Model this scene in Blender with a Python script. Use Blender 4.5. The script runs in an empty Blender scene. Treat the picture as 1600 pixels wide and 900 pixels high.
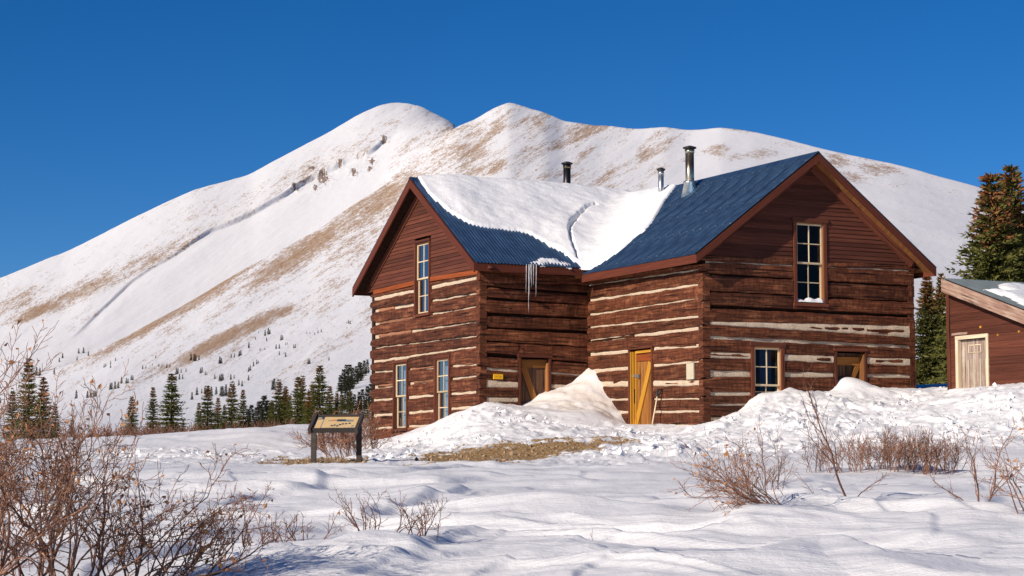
import bpy, math, random
import numpy as np
from math import radians as R
random.seed(7); RNG = np.random.default_rng(7)
C = bpy.context.scene.collection
SC = bpy.context.scene

# ------------------------------------------------------------------ camera, sky, sun
F, HOR = 3211.7, 746.5
PITCH = math.atan((HOR-450)/F)
cam_d = bpy.data.cameras.new('camera'); cam = bpy.data.objects.new('camera', cam_d); C.objects.link(cam)
cam_d.sensor_width = 36; cam_d.lens = F/1600*36; cam_d.clip_start = .1; cam_d.clip_end = 30000
cam.rotation_euler = (math.pi/2+PITCH, 0, 0); SC.camera = cam

SUN_EL, SUN_A = R(24.5), R(44.5)      # towards the sun: left of and behind the camera
SUNV = np.array([-math.cos(SUN_A)*math.cos(SUN_EL), -math.sin(SUN_A)*math.cos(SUN_EL), math.sin(SUN_EL)])
W = bpy.data.worlds.new('World'); SC.world = W; W.use_nodes = True
nt = W.node_tree; bg = nt.nodes['Background']
sky = nt.nodes.new('ShaderNodeTexSky'); sky.sky_type = 'NISHITA'; sky.sun_disc = False
sky.sun_elevation = SUN_EL; sky.sun_rotation = math.atan2(SUNV[0], SUNV[1])
sky.altitude = 3500; sky.air_density = 1.0; sky.dust_density = 0.0; sky.ozone_density = 5.0
hsv = nt.nodes.new('ShaderNodeHueSaturation'); hsv.inputs['Saturation'].default_value = 1.25; hsv.inputs['Hue'].default_value = .5055
nt.links.new(sky.outputs[0], hsv.inputs['Color']); nt.links.new(hsv.outputs[0], bg.inputs[0])
bg.inputs[1].default_value = .070
sl = bpy.data.lights.new('sun', 'SUN'); so = bpy.data.objects.new('sun', sl); C.objects.link(so)
sl.energy = 4.3; sl.angle = R(.53); sl.color = (1, .885, .755)
from mathutils import Vector
so.rotation_euler = Vector(SUNV).to_track_quat('Z', 'Y').to_euler()
so.location = (-40, -40, 40)
SC.view_settings.view_transform = 'Standard'; SC.view_settings.look = 'None'
SC.view_settings.exposure = .27; SC.view_settings.gamma = 1
SC.cycles.max_bounces = 6; SC.cycles.diffuse_bounces = 2; SC.cycles.transparent_max_bounces = 12

# ------------------------------------------------------------------ maths helpers
cp, sp = math.cos(PITCH), math.sin(PITCH)
def ray(px, py):
    a, b = (px-800)/F, (450-py)/F
    return np.array([a, cp-b*sp, sp+b*cp])
def at(px, py, Y):
    d = ray(px, py); return d*(Y/d[1])
def project(x, y, z):
    d = y*cp+z*sp
    return 800+F*x/d, 450-F*(-y*sp+z*cp)/d
def _h(ix, iy, seed):
    n = (ix.astype(np.int64)*374761393+iy.astype(np.int64)*668265263+seed*974711) & 0xffffffff
    n = ((n ^ (n >> 13))*1274126177) & 0xffffffff
    return ((n ^ (n >> 16)) & 0xffff)/65535.*2*math.pi
def perlin(x, y, seed=0):
    x = np.asarray(x, float); y = np.asarray(y, float)
    ix, iy = np.floor(x), np.floor(y); fx, fy = x-ix, y-iy
    u, v = fx*fx*fx*(fx*(fx*6-15)+10), fy*fy*fy*(fy*(fy*6-15)+10)
    def g(dx, dy):
        a = _h(ix+dx, iy+dy, seed); return np.cos(a)*(fx-dx)+np.sin(a)*(fy-dy)
    a, b, c, d = g(0, 0), g(1, 0), g(0, 1), g(1, 1)
    return 1.5*((a+(b-a)*u)*(1-v)+(c+(d-c)*u)*v)
def fbm(x, y, oct=4, seed=0, gain=.5):
    s = 0; a = 1
    for i in range(oct):
        s = s+a*perlin(x*2**i+17.3*i, y*2**i-9.1*i, seed+i); a *= gain
    return s
def sstep(a, b, x):
    t = np.clip((x-a)/(b-a), 0, 1); return t*t*(3-2*t)
def in_poly(x, y, poly):
    x = np.asarray(x); y = np.asarray(y); r = np.zeros(x.shape, bool); n = len(poly)
    for i in range(n):
        (x0, y0), (x1, y1) = poly[i], poly[(i+1) % n]
        c = ((y0 > y) != (y1 > y)) & (x < (x1-x0)*(y-y0)/((y1-y0) or 1e-9)+x0); r ^= c
    return r
def poly_dist(x, y, pts, closed=True):
    d = np.full(np.shape(x), 1e9); n = len(pts)
    for i in range(n if closed else n-1):
        (x0, y0), (x1, y1) = pts[i], pts[(i+1) % n]
        dx, dy = x1-x0, y1-y0
        t = np.clip(((x-x0)*dx+(y-y0)*dy)/(dx*dx+dy*dy+1e-12), 0, 1)
        d = np.minimum(d, np.hypot(x-x0-t*dx, y-y0-t*dy))
    return d

# ------------------------------------------------------------------ object helpers
def tag(o, label=None, cat=None, group=None, kind=None):
    for k, v in (('label', label), ('category', cat), ('group', group), ('kind', kind)):
        if v: o[k] = v
    return o
def link(o, parent=None):
    C.objects.link(o)
    if parent is not None: o.parent = parent
    return o
def empty(name, loc=(0, 0, 0), rz=0):
    o = bpy.data.objects.new(name, None); o.location = loc; o.rotation_euler = (0, 0, rz); return link(o)
class MB:
    def __init__(s): s.v = []; s.f = []; s.uv = []; s.m = []
    def add(s, verts, faces, uvs=None, m=0):
        b = len(s.v); s.v += [tuple(p) for p in verts]
        s.uv += [tuple(q) for q in uvs] if uvs is not None else [(p[0]+p[1]*.7, p[2]+p[1]*.3) for p in verts]
        s.f += [tuple(i+b for i in f) for f in faces]; s.m += [m]*len(faces)
    def hexa(s, p, uvs=None, m=0):
        s.add(p, [(0, 3, 2, 1), (4, 5, 6, 7), (0, 1, 5, 4), (1, 2, 6, 5), (2, 3, 7, 6), (3, 0, 4, 7)], uvs, m)
    def box(s, a, b, m=0):
        x0, y0, z0 = a; x1, y1, z1 = b
        s.hexa([(x0, y0, z0), (x1, y0, z0), (x1, y1, z0), (x0, y1, z0), (x0, y0, z1), (x1, y0, z1), (x1, y1, z1), (x0, y1, z1)], None, m)
    def tube(s, pts, rads, n=6, m=0, cap=True):
        pts = [np.asarray(p, float) for p in pts]; vs = []; uv = []; L = 0
        up = np.array([.31, .17, .93]); pa = None
        for i, p in enumerate(pts):
            d = pts[min(i+1, len(pts)-1)]-pts[max(i-1, 0)]; d = d/(np.linalg.norm(d)+1e-9)
            a = np.cross(d, up if pa is None else np.cross(pa, d)) if pa is None else pa-d*np.dot(pa, d)
            a = a/(np.linalg.norm(a)+1e-9); pa = a; b = np.cross(d, a)
            if i: L += np.linalg.norm(p-pts[i-1])
            for k in range(n):
                t = 2*math.pi*k/n; vs.append(p+rads[i]*(math.cos(t)*a+math.sin(t)*b)); uv.append((k/n, L))
        fs = [(i*n+k, i*n+(k+1) % n, (i+1)*n+(k+1) % n, (i+1)*n+k) for i in range(len(pts)-1) for k in range(n)]
        if cap: fs += [tuple(range(n-1, -1, -1)), tuple(range((len(pts)-1)*n, len(pts)*n))]
        s.add(vs, fs, uv, m)
    def mesh(s, name, mats, smooth=False):
        me = bpy.data.meshes.new(name); me.from_pydata(s.v, [], s.f)
        for mt in (mats if isinstance(mats, (list, tuple)) else [mats]): me.materials.append(mt)
        uvl = me.uv_layers.new(name='UVMap')
        li = np.empty(len(me.loops), np.int32); me.loops.foreach_get('vertex_index', li)
        uvl.data.foreach_set('uv', np.asarray(s.uv, np.float32)[li].ravel())
        me.polygons.foreach_set('material_index', np.asarray(s.m, np.int32))
        if smooth: me.polygons.foreach_set('use_smooth', np.ones(len(me.polygons), bool))
        me.update(); return me
    def build(s, name, mats, parent=None, smooth=False):
        return link(bpy.data.objects.new(name, s.mesh(name, mats, smooth)), parent)
def grid_mesh(name, X, Y, Z, mat, uv=None, attrs=None, mask=None, closed=False):
    nr, nc = X.shape
    co = np.stack([X, Y, Z], -1).reshape(-1, 3).astype(np.float32)
    i = np.arange(nr-1)[:, None]*nc; j = np.arange(nc-1)[None]
    a = (i+j); q = np.stack([a, a+1, a+nc+1, a+nc], -1)
    if closed:
        i0 = np.arange(nr-1)*nc
        q = np.concatenate([q.reshape(-1, 4), np.stack([i0+nc-1, i0, i0+nc, i0+2*nc-1], -1)])
    q = q.reshape(-1, 4)
    if mask is not None:
        mk = mask.ravel(); q = q[mk[q].all(1)]
        used = np.zeros(len(co), bool); used[q.ravel()] = True
        re = np.cumsum(used)-1; q = re[q]; co = co[used]
        if uv is not None: uv = uv.reshape(-1, 2)[used]
        if attrs: attrs = {k: v.ravel()[used] for k, v in attrs.items()}
    me = bpy.data.meshes.new(name); me.vertices.add(len(co)); me.vertices.foreach_set('co', co.ravel())
    me.loops.add(q.size); me.loops.foreach_set('vertex_index', q.ravel().astype(np.int32))
    me.polygons.add(len(q)); me.polygons.foreach_set('loop_start', np.arange(0, q.size, 4, dtype=np.int32))
    me.polygons.foreach_set('loop_total', np.full(len(q), 4, np.int32))
    me.update(calc_edges=True)
    me.polygons.foreach_set('use_smooth', np.ones(len(q), bool))
    if uv is not None:
        l = me.uv_layers.new(name='UVMap'); l.data.foreach_set('uv', uv.reshape(-1, 2)[q.ravel()].astype(np.float32).ravel())
    for k, v in (attrs or {}).items():
        a = me.attributes.new(k, 'FLOAT', 'POINT'); a.data.foreach_set('value', v.ravel().astype(np.float32))
    me.materials.append(mat); me.update()
    return link(bpy.data.objects.new(name, me))

# ------------------------------------------------------------------ materials
class NM:
    def __init__(s, name, rough=.8, spec=.3, metal=0):
        s.mat = bpy.data.materials.new(name); s.mat.use_nodes = True; s.t = s.mat.node_tree
        s.b = s.t.nodes['Principled BSDF']; s.b.inputs['Roughness'].default_value = rough
        s.b.inputs['Specular IOR Level'].default_value = spec; s.b.inputs['Metallic'].default_value = metal
    def n(s, typ, **kw):
        x = s.t.nodes.new(typ)
        for k, v in kw.items():
            if k.startswith('i_'): x.inputs[k[2:].replace('_', ' ')].default_value = v
            else: setattr(x, k, v)
        return x
    def l(s, a, b): s.t.links.new(a, b)
    def coord(s, kind='UV', scale=(1, 1, 1), rot=0):
        tc = s.n('ShaderNodeTexCoord'); mp = s.n('ShaderNodeMapping'); mp.inputs['Scale'].default_value = scale
        mp.inputs['Rotation'].default_value = (0, 0, rot)
        s.l(tc.outputs[kind], mp.inputs['Vector']); return mp.outputs[0]
    def noise(s, vec, scale=1, detail=5, rough=.55, out=0):
        x = s.n('ShaderNodeTexNoise', i_Scale=scale, i_Detail=detail, i_Roughness=rough); s.l(vec, x.inputs['Vector']); return x.outputs[out]
    def ramp(s, fac, stops, interp='LINEAR'):
        x = s.n('ShaderNodeValToRGB'); e = x.color_ramp.elements; x.color_ramp.interpolation = interp
        while len(e) < len(stops): e.new(.5)
        for k, (p, c) in enumerate(stops):
            e[k].position = p; e[k].color = (*c, 1) if isinstance(c, tuple) else (c, c, c, 1)
        s.l(fac, x.inputs[0]); return x.outputs[0]
    def mix(s, fac, a, b, blend='MIX'):
        x = s.n('ShaderNodeMixRGB', blend_type=blend)
        for k, v in ((0, fac), (1, a), (2, b)):
            if isinstance(v, bpy.types.NodeSocket): s.l(v, x.inputs[k])
            elif isinstance(v, (tuple, list)): x.inputs[k].default_value = (*v, 1)
            else: x.inputs[k].default_value = v
        return x.outputs[0]
    def math(s, op, a, b=0.):
        x = s.n('ShaderNodeMath', operation=op)
        for k, v in ((0, a), (1, b)):
            if isinstance(v, bpy.types.NodeSocket): s.l(v, x.inputs[k])
            else: x.inputs[k].default_value = v
        return x.outputs[0]
    def attr(s, name): return s.n('ShaderNodeAttribute', attribute_name=name).outputs['Fac']
    def rnd(s): return s.n('ShaderNodeObjectInfo').outputs['Random']
    def col(s, v):
        if isinstance(v, tuple): s.b.inputs['Base Color'].default_value = (*v, 1)
        else: s.l(v, s.b.inputs['Base Color'])
    def bump(s, h, strength=.5, dist=.02):
        x = s.n('ShaderNodeBump', i_Strength=strength, i_Distance=dist); s.l(h, x.inputs['Height']); s.l(x.outputs[0], s.b.inputs['Normal'])
def wood(name, dark, mid, worn, wear=.55, grain=16, rough=.75, cracks=True, spec=.2, hewn=False):
    m = NM(name, rough, spec)
    g = m.noise(m.coord('UV', (1.1, grain, 1)), 1, 6, .62)
    p = m.noise(m.coord('UV', (1.3, 3.2, 1)), 1.6, 5, .6)
    c = m.ramp(g, [(.3, dark), (.55, mid), (.78, tuple(min(1, x*1.25) for x in mid))])
    w = m.ramp(m.math('ADD', m.math('MULTIPLY', p, .6), m.math('MULTIPLY', g, .5)), [(wear, 0.), (wear+.14, 1.)])
    c = m.mix(m.math('MULTIPLY', w, .75), c, worn)
    v = m.ramp(m.rnd(), [(0, .66), (1, 1.25)]); c = m.mix(1, c, v, 'MULTIPLY')
    if hewn:
        hm = m.noise(m.coord('UV', (13, 4, 1), .12), 1, 4, .65); kn = m.noise(m.coord('UV', (2.2, 4.5, 1)), 2.6, 2, .4); fn = m.noise(m.coord('UV', (20, 60, 1)), 1, 4, .7)
        c = m.mix(1, c, m.ramp(hm, [(.32, .62), (.5, 1.), (.68, 1.45)]), 'MULTIPLY'); c = m.mix(1, c, m.ramp(kn, [(.27, .35), (.33, 1.)]), 'MULTIPLY'); c = m.mix(1, c, m.ramp(fn, [(.35, .75), (.65, 1.25)]), 'MULTIPLY')
        g = m.math('ADD', g, m.math('MULTIPLY', hm, 1.3))
    k = m.noise(m.coord('UV', (.55, 22, 1)), 1, 3, .5)
    h = g
    if cracks:
        kr = m.ramp(k, [(.355, .12), (.385, 1.)]); c = m.mix(1, c, kr, 'MULTIPLY'); h = m.math('ADD', g, kr)
    m.col(c); m.bump(h, .55, .012); return m.mat
def plain(name, col, rough=.7, spec=.3, metal=0, var=.25, scale=6):
    m = NM(name, rough, spec, metal)
    n = m.noise(m.coord('Object'), scale, 4)
    m.col(m.ramp(n, [(.3, tuple(x*(1-var) for x in col)), (.7, tuple(min(1, x*(1+var)) for x in col))])); return m.mat
def snow_mat(name, grass=False, dirt=False):
    m = NM(name, .55, .25)
    oc = m.coord('Object')
    c = (.90, .90, .91)
    n = m.noise(oc, .8, 3); c = m.ramp(n, [(.3, (.80, .80, .81)), (.7, (.87, .865, .86))])
    if dirt:
        d = m.attr('dirt'); f = m.noise(oc, 9, 6, .7)
        mask = m.ramp(m.math('SUBTRACT', m.math('ADD', m.math('MULTIPLY', d, .8), m.math('MULTIPLY', f, 1.5)), .75), [(.35, 0.), (.47, 1.)])
        dc = m.ramp(m.noise(oc, 26, 5, .7), [(.3, (.14, .080, .030)), (.47, (.34, .20, .08)), (.6, (.48, .32, .15)), (.75, (.50, .43, .34))])
        c = m.mix(mask, c, dc)
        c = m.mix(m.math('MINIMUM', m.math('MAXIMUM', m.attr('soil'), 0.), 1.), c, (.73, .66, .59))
        # flecks of grit in the trampled snow
        s2 = m.ramp(m.math('ADD', m.noise(oc, 7, 5, .75), m.math('MULTIPLY', m.attr('rough'), .10)), [(.72, 0.), (.77, 1.)])
        c = m.mix(m.math('MULTIPLY', m.math('MULTIPLY', s2, m.attr('rough')), .55), c, (.30, .25, .22))
        m.bump(m.math('ADD', m.noise(oc, 22, 5, .65), m.math('MULTIPLY', m.noise(m.coord('Object', (1, 5, 1), .35), 4, 4), 1.3)), .35, .03)
    if grass:
        g = m.attr('grass')
        cb = m.n('ShaderNodeCombineXYZ'); m.l(m.attr('ua'), cb.inputs[0]); m.l(m.attr('ub'), cb.inputs[1]); wr = m.attr('wr')
        def both(sc, s_, d_, r_):
            mp = m.n('ShaderNodeMapping'); mp.inputs['Scale'].default_value = sc; m.l(cb.outputs[0], mp.inputs['Vector'])
            return m.mix(wr, m.noise(m.coord('UV', sc), s_, d_, r_), m.noise(mp.outputs[0], s_, d_, r_))
        f1 = both((1.6, 8, 1), 2.0, 8, .76); f2 = both((6, 26, 1), 3.0, 6, .8)
        f = m.math('ADD', m.math('MULTIPLY', f1, .45), m.math('MULTIPLY', f2, .55))
        v = m.math('ADD', m.math('MULTIPLY', m.math('SUBTRACT', f, .5), 2.3), m.math('SUBTRACT', m.math('MULTIPLY', g, .40), .225))
        mask = m.ramp(m.math('ADD', v, .5), [(.52, 0.), (.60, .65), (.74, 1.)])
        gc = m.ramp(m.noise(m.coord('UV', (3, 14, 1)), 4, 5, .7), [(.3, (.24, .14, .07)), (.5, (.40, .26, .15)), (.7, (.56, .42, .29))])
        c = m.mix(mask, c, gc)
        rk = m.attr('rock'); rf = m.noise(m.coord('UV', (5, 5, 1)), 5, 6, .75)
        rm = m.ramp(m.math('ADD', m.math('MULTIPLY', m.math('SUBTRACT', rf, .5), 2.), m.math('MULTIPLY', rk, .80)), [(.55, 0.), (.66, 1.)])
        c = m.mix(rm, c, (.25, .175, .13))
        m.bump(m.math('ADD', f1, m.math('MULTIPLY', f2, .5)), .22, 2.0)
    if not (dirt or grass):
        m.bump(m.math('ADD', m.noise(oc, 14, 5, .6), m.noise(m.coord('Object', (1, 4, 1), .5), 3.5, 4)), .4, .03)
    m.col(c); return m.mat
def corrugated(name, col, rough=.38, metal=.9):
    m = NM(name, rough, .5, metal)
    n = m.noise(m.coord('Object', (1, 1, 1)), 2.2, 5, .65)
    m.col(m.ramp(n, [(.3, tuple(x*.8 for x in col)), (.7, tuple(x*1.15 for x in col))]))
    m.l(m.ramp(n, [(.3, rough-.06), (.7, rough+.1)]), m.b.inputs['Roughness']); return m.mat
def glass_mat(name, tint, refl):
    m = NM(name, .03, .5); t = m.t
    tr = m.n('ShaderNodeBsdfTransparent'); tr.inputs[0].default_value = (*tint, 1)
    gl = m.n('ShaderNodeBsdfGlossy', i_Roughness=.02)
    lw = m.n('ShaderNodeLayerWeight', i_Blend=.2); fac = m.math('ADD', m.math('MULTIPLY', lw.outputs['Fresnel'], .55), refl)
    mx = m.n('ShaderNodeMixShader'); m.l(fac, mx.inputs[0]); m.l(tr.outputs[0], mx.inputs[1]); m.l(gl.outputs[0], mx.inputs[2])
    m.l(mx.outputs[0], t.nodes['Material Output'].inputs[0]); return m.mat
def foliage(name, a, b, cone):
    m = NM(name, .75, .15)
    n = m.noise(m.coord('Object'), 2.2, 4, .6)
    c = m.ramp(n, [(.3, a), (.7, b)])
    v = m.ramp(m.rnd(), [(0, .8), (1, 1.2)]); c = m.mix(1, c, v, 'MULTIPLY')
    c = m.mix(m.attr('cone'), c, cone); m.col(c); return m.mat
M = {}
M['log'] = wood('stained_log', (.032, .0100, .0045), (.112, .0335, .0145), (.26, .100, .046), .56, 19, hewn=True)
M['siding'] = wood('stained_siding', (.065, .019, .0115), (.115, .036, .021), (.18, .072, .043), .66, 26, cracks=False)
M['trim'] = wood('stained_trim', (.085, .024, .014), (.135, .041, .022), (.21, .085, .045), .70, 22)
M['redtrim'] = wood('fresh_red_trim', (.24, .055, .014), (.37, .085, .02), (.45, .14, .05), .72, 22, cracks=False)
M['fascia'] = wood('fascia_paint', (.085, .021, .012), (.125, .032, .017), (.17, .055, .03), .74, 18, cracks=False)
M['soffit'] = wood('bare_soffit', (.17, .068, .025), (.30, .125, .042), (.40, .20, .08), .66, 18, cracks=False)
M['yellowwood'] = wood('golden_wood', (.36, .165, .018), (.52, .25, .028), (.60, .34, .08), .70, 20, cracks=False)
M['orangewood'] = wood('orange_plank', (.22, .075, .015), (.38, .155, .035), (.52, .30, .12), .60, 20)
M['redplank'] = wood('red_plank', (.24, .055, .012), (.36, .085, .018), (.42, .15, .05), .68, 20)
M['greywood'] = wood('weathered_plank', (.060, .030, .018), (.13, .068, .04), (.24, .15, .095), .60, 18)
M['bracewood'] = wood('brace_wood', (.20, .075, .018), (.30, .125, .03), (.36, .18, .06), .70, 20, cracks=False)
M['barewood'] = wood('bare_grey_wood', (.16, .09, .065), (.30, .19, .145), (.42, .32, .25), .55, 14)
M['doorwood'] = wood('weathered_door', (.26, .18, .14), (.44, .33, .27), (.60, .52, .46), .52, 10)
M['palecream'] = wood('faded_cream_paint', (.42, .34, .23), (.56, .47, .33), (.62, .55, .44), .65, 14, cracks=False)
M['postwood'] = wood('dark_metal_post', (.035, .028, .025), (.06, .048, .042), (.10, .08, .07), .7, 10, cracks=False)
M['cream'] = wood('cream_paint', (.50, .38, .22), (.66, .53, .34), (.70, .60, .44), .7, 14, cracks=False)
M['core'] = plain('wall_core', (.030, .014, .009), .9, .1)
M['dark'] = plain('dark_interior', (.012, .010, .009), .95, .05)
ck = NM('lime_chinking', .9, .1); cn = ck.noise(ck.coord('Object'), 24, 5, .7); cn2 = ck.noise(ck.coord('Object'), 3, 3)
ck.col(ck.mix(1, ck.ramp(cn, [(.3, (.44, .34, .24)), (.55, (.70, .56, .41))]), ck.ramp(cn2, [(.3, .85), (.7, 1.)]), 'MULTIPLY')); ck.bump(cn, .8, .03); M['chink'] = ck.mat
M['filler'] = wood('wood_filler', (.20, .085, .045), (.34, .155, .085), (.46, .27, .17), .6, 20)
M['roofmetal'] = corrugated('corrugated_steel', (.14, .26, .41))
M['shedmetal'] = corrugated('shed_steel', (.20, .24, .25), .5, .35)
M['glass'] = glass_mat('window_glass', (.75, .8, .85), .08)
M['dimglass'] = glass_mat('dusty_glass', (.6, .6, .6), .012)
M['curtain'] = plain('curtain_cloth', (.45, .55, .66), .9, .1, 0, .2, 9)
M['bluecurtain'] = plain('blue_curtain_cloth', (.05, .09, .24), .9, .1)
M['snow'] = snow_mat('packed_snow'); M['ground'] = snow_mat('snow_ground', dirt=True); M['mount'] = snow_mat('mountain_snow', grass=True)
M['galv'] = plain('galvanised_pipe', (.50, .51, .50), .33, .5, .9, .15, 5)
sm_ = NM('sooty_pipe', .4, .5, .8); g_ = sm_.n('ShaderNodeSeparateXYZ'); tc_ = sm_.n('ShaderNodeTexCoord'); sm_.l(tc_.outputs['Generated'], g_.inputs[0])
sm_.col(sm_.ramp(sm_.math('ADD', g_.outputs[2], sm_.math('MULTIPLY', sm_.noise(sm_.coord('Object'), 6, 4), .35)), [(.25, (.42, .36, .2)), (.45, (.16, .10, .05)), (.65, (.05, .045, .045)), (1, (.03, .03, .03))])); M['soot'] = sm_.mat
tn = NM('tarnished_pipe', .32, .5, .9); gz_ = tn.n('ShaderNodeSeparateXYZ'); tz_ = tn.n('ShaderNodeTexCoord'); tn.l(tz_.outputs['Generated'], gz_.inputs[0])
tn.col(tn.ramp(tn.math('ADD', gz_.outputs[2], tn.math('MULTIPLY', tn.noise(tn.coord('Object'), 6, 4), .25)), [(.3, (.50, .50, .47)), (.6, (.45, .39, .28)), (.85, (.16, .12, .09)), (1.1, (.30, .24, .16))])); M['tarn'] = tn.mat
M['black'] = plain('black_plastic', (.015, .014, .014), .4, .4); M['steel'] = plain('worn_steel', (.35, .36, .37), .4, .5, .7)
M['yellowsign'] = plain('yellow_board', (.80, .42, .01), .6, .3, 0, .06)
M['blackprint'] = plain('dark_print', (.03, .03, .035), .6, .3)
M['beigeplate'] = plain('beige_plate', (.52, .47, .34), .55, .3, 0, .06)
ic = NM('clear_ice', .2, .5); ic.b.inputs['Transmission Weight'].default_value = .45; ic.b.inputs['IOR'].default_value = 1.31; ic.col((.92, .95, .98)); M['ice'] = ic.mat
M['spruce'] = foliage('spruce_needles', (.042, .048, .010), (.140, .135, .032), (.22, .095, .035))
M['farspruce'] = foliage('far_spruce_needles', (.020, .024, .014), (.052, .054, .028), (.10, .06, .03))
M['bark'] = plain('spruce_bark', (.10, .065, .045), .9, .1)
def twig(name, a, b):
    m = NM(name, .7, .2); n = m.noise(m.coord('Object'), 5, 4); m.col(m.ramp(n, [(.3, a), (.7, b)])); return m.mat
M['twig'] = twig('willow_bark', (.15, .068, .042), (.42, .225, .145)); M['redtwig'] = twig('red_willow_bark', (.11, .05, .035), (.24, .115, .075))
M['leaf'] = twig('dried_leaf', (.30, .12, .045), (.52, .29, .15))

# ------------------------------------------------------------------ house frame
TH = R(27.001); OX, OY = 4.523, 48.4
U2 = np.array([math.cos(TH), math.sin(TH)]); V2 = np.array([-math.sin(TH), math.cos(TH)])
LB1, LA2, WL, LB2 = 3.126, 5.577, 6.96, 6.143
ZER, ZAR, ZEL, ZAL = 5.555, 7.863, 5.712, 8.027
OGR, OER, OGL, OEL = .382, .413, .39, .451
SR, SL = (ZAR-ZER)/(LB2/2), (ZAL-ZEL)/(WL/2); VRIDGE = LA2+WL/2
Z0 = .8; VBACK = LA2+WL
def to_local(P): d = np.array([P[0]-OX, P[1]-OY]); return np.array([d@U2, d@V2, P[2]])
def to_world(u, v, z): q = np.array([OX, OY])+u*U2+v*V2; return np.array([q[0], q[1], z])
CAM_L = to_local((0, 0, 0))
def lray(px, py): d = ray(px, py); return np.array([d[:2]@U2, d[:2]@V2, d[2]])
def pix_plane(px, py, n, c):        # local plane n.p = c
    d = lray(px, py); n = np.asarray(n, float); t = (c-n@CAM_L)/(n@d); return CAM_L+t*d
def roofR(px, py, h=0): return pix_plane(px, py, (-SR, 0, 1), ZER+h)          # z = ZER + SR*u
def roofL(px, py, h=0): return pix_plane(px, py, (0, -SL, 1), ZEL-SL*LA2+h)   # z = ZEL + SL*(v-LA2)
class Wall:
    def __init__(s, kind, c): s.k, s.c = kind, c
    def P(s, a, d, z): return (a, s.c-d, z-Z0) if s.k == 'B' else (s.c-d, a, z-Z0)
    def pix(s, px, py, d=.04):
        p = pix_plane(px, py, (0, 1, 0) if s.k == 'B' else (1, 0, 0), s.c-d)
        return (p[0] if s.k == 'B' else p[1]), p[2]
    def box(s, mb, s0, s1, d0, d1, z0, z1, m=0, zs=None):
        q = [(s0, d0, z0), (s1, d0, z0), (s1, d1, z0), (s0, d1, z0), (s0, d0, z1), (s1, d0, z1), (s1, d1, z1), (s0, d1, z1)]
        o = random.random()*9
        mb.hexa([s.P(*p) for p in q], [(p[0]+o, p[2]+p[1]+o) for p in q] if (s1-s0) > (z1-z0) else [(p[2]+o, p[0]+p[1]+o) for p in q], m)
    def slab(s, mb, a, b, w, d0, d1, m=0):   # board from (s,z) a to b, width w, lying on the wall
        a, b = np.array(a), np.array(b); t = (b-a)/np.linalg.norm(b-a); n = np.array([-t[1], t[0]])*w/2
        q = [a-n, b-n, b+n, a+n]; L = np.linalg.norm(b-a); o = random.random()*9
        uv = [(o, o), (o+L, o), (o+L, o+w), (o, o+w)]
        mb.hexa([s.P(p[0], d0, p[1]) for p in q]+[s.P(p[0], d1, p[1]) for p in q], uv+[(x, y+.03) for x, y in uv], m)
WA1, WB1, WA2, WB2 = Wall('A', -LB1), Wall('B', LA2), Wall('A', 0.), Wall('B', 0.)
house = empty('log_house', (OX, OY, Z0), TH)
tag(house, 'large brown two storey log house with two steep gables and a snow covered metal roof', 'house')

def log_mesh(w, s0, s1, zt, zb, taper0, taper1, bulge=.05):
    L = abs(s1-s0); n = max(3, int(L/.13)); sd = random.random()*900; mb = MB()
    S = np.linspace(s0, s1, n+1)
    e1, e2 = .017*fbm(S*1.5, S*0+sd, 4, 0, .6), .017*fbm(S*1.5, S*0+sd+31, 4, 0, .6)
    fb = .013*fbm(S*1.9, S*0+sd+57, 3); tl = random.uniform(-.012, .012)
    vs = []; uv = []; bu = bulge*random.uniform(.8, 1.2)
    for i, x in enumerate(S):
        t, b = zt(x)+e1[i], zb(x)+e2[i]; m = (t+b)/2; k = 1
        for tp, en in ((taper0, s0), (taper1, s1)):
            if tp: k = min(k, .62+.38*sstep(.06, .26, abs(x-en)))
        h = max(.02, (t-b)*k)/2+.012*k; f = bu+fb[i]
        prof = [(-.15, -1), (f-.045, -1), (f-.012, -.92), (f-tl, -.5), (f+.004, .05), (f+tl, .55), (f-.012, .93), (f-.05, 1), (-.15, 1)]
        for d, q in prof: vs.append(w.P(x, d, m+q*h)); uv.append((x+sd, m+q*h+(.1 if d < 0 else 0)+sd))
    k = 9; fs = [(i*k+j, (i+1)*k+j, (i+1)*k+j+1, i*k+j+1) for i in range(n) for j in range(k-1)]
    fs += [tuple(range(k)), tuple(range(n*k+k-1, n*k-1, -1))]
    mb.add(vs, fs, uv); return mb
def cut(s0, s1, zt, zb, ops):
    """pieces of a horizontal member left by the openings: (s0,s1,zt,zb,cut0,cut1)"""
    ps = [(s0, s1, zt, zb)]
    for (a, b, c, d) in ops:
        out = []
        for (p, q, t, bo) in ps:
            if q <= a or p >= b: out.append((p, q, t, bo)); continue
            mid = (max(p, a)+min(q, b))/2; tm, bm = t(mid), bo(mid)
            if bm >= d-.01 or tm <= c+.01: out.append((p, q, t, bo)); continue
            if p < a-.03: out.append((p, a, t, bo))
            if q > b+.03: out.append((b, q, t, bo))
            if tm > d+.05: out.append((a, b, t, (lambda x, bo=bo, d=d: max(bo(x), d))))
            if bm < c-.05: out.append((a, b, (lambda x, t=t, c=c: min(t(x), c)), bo))
        ps = out
    return ps
def lin(a, b): return lambda x: a[1]+(b[1]-a[1])*(x-a[0])/(b[0]-a[0])

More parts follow.
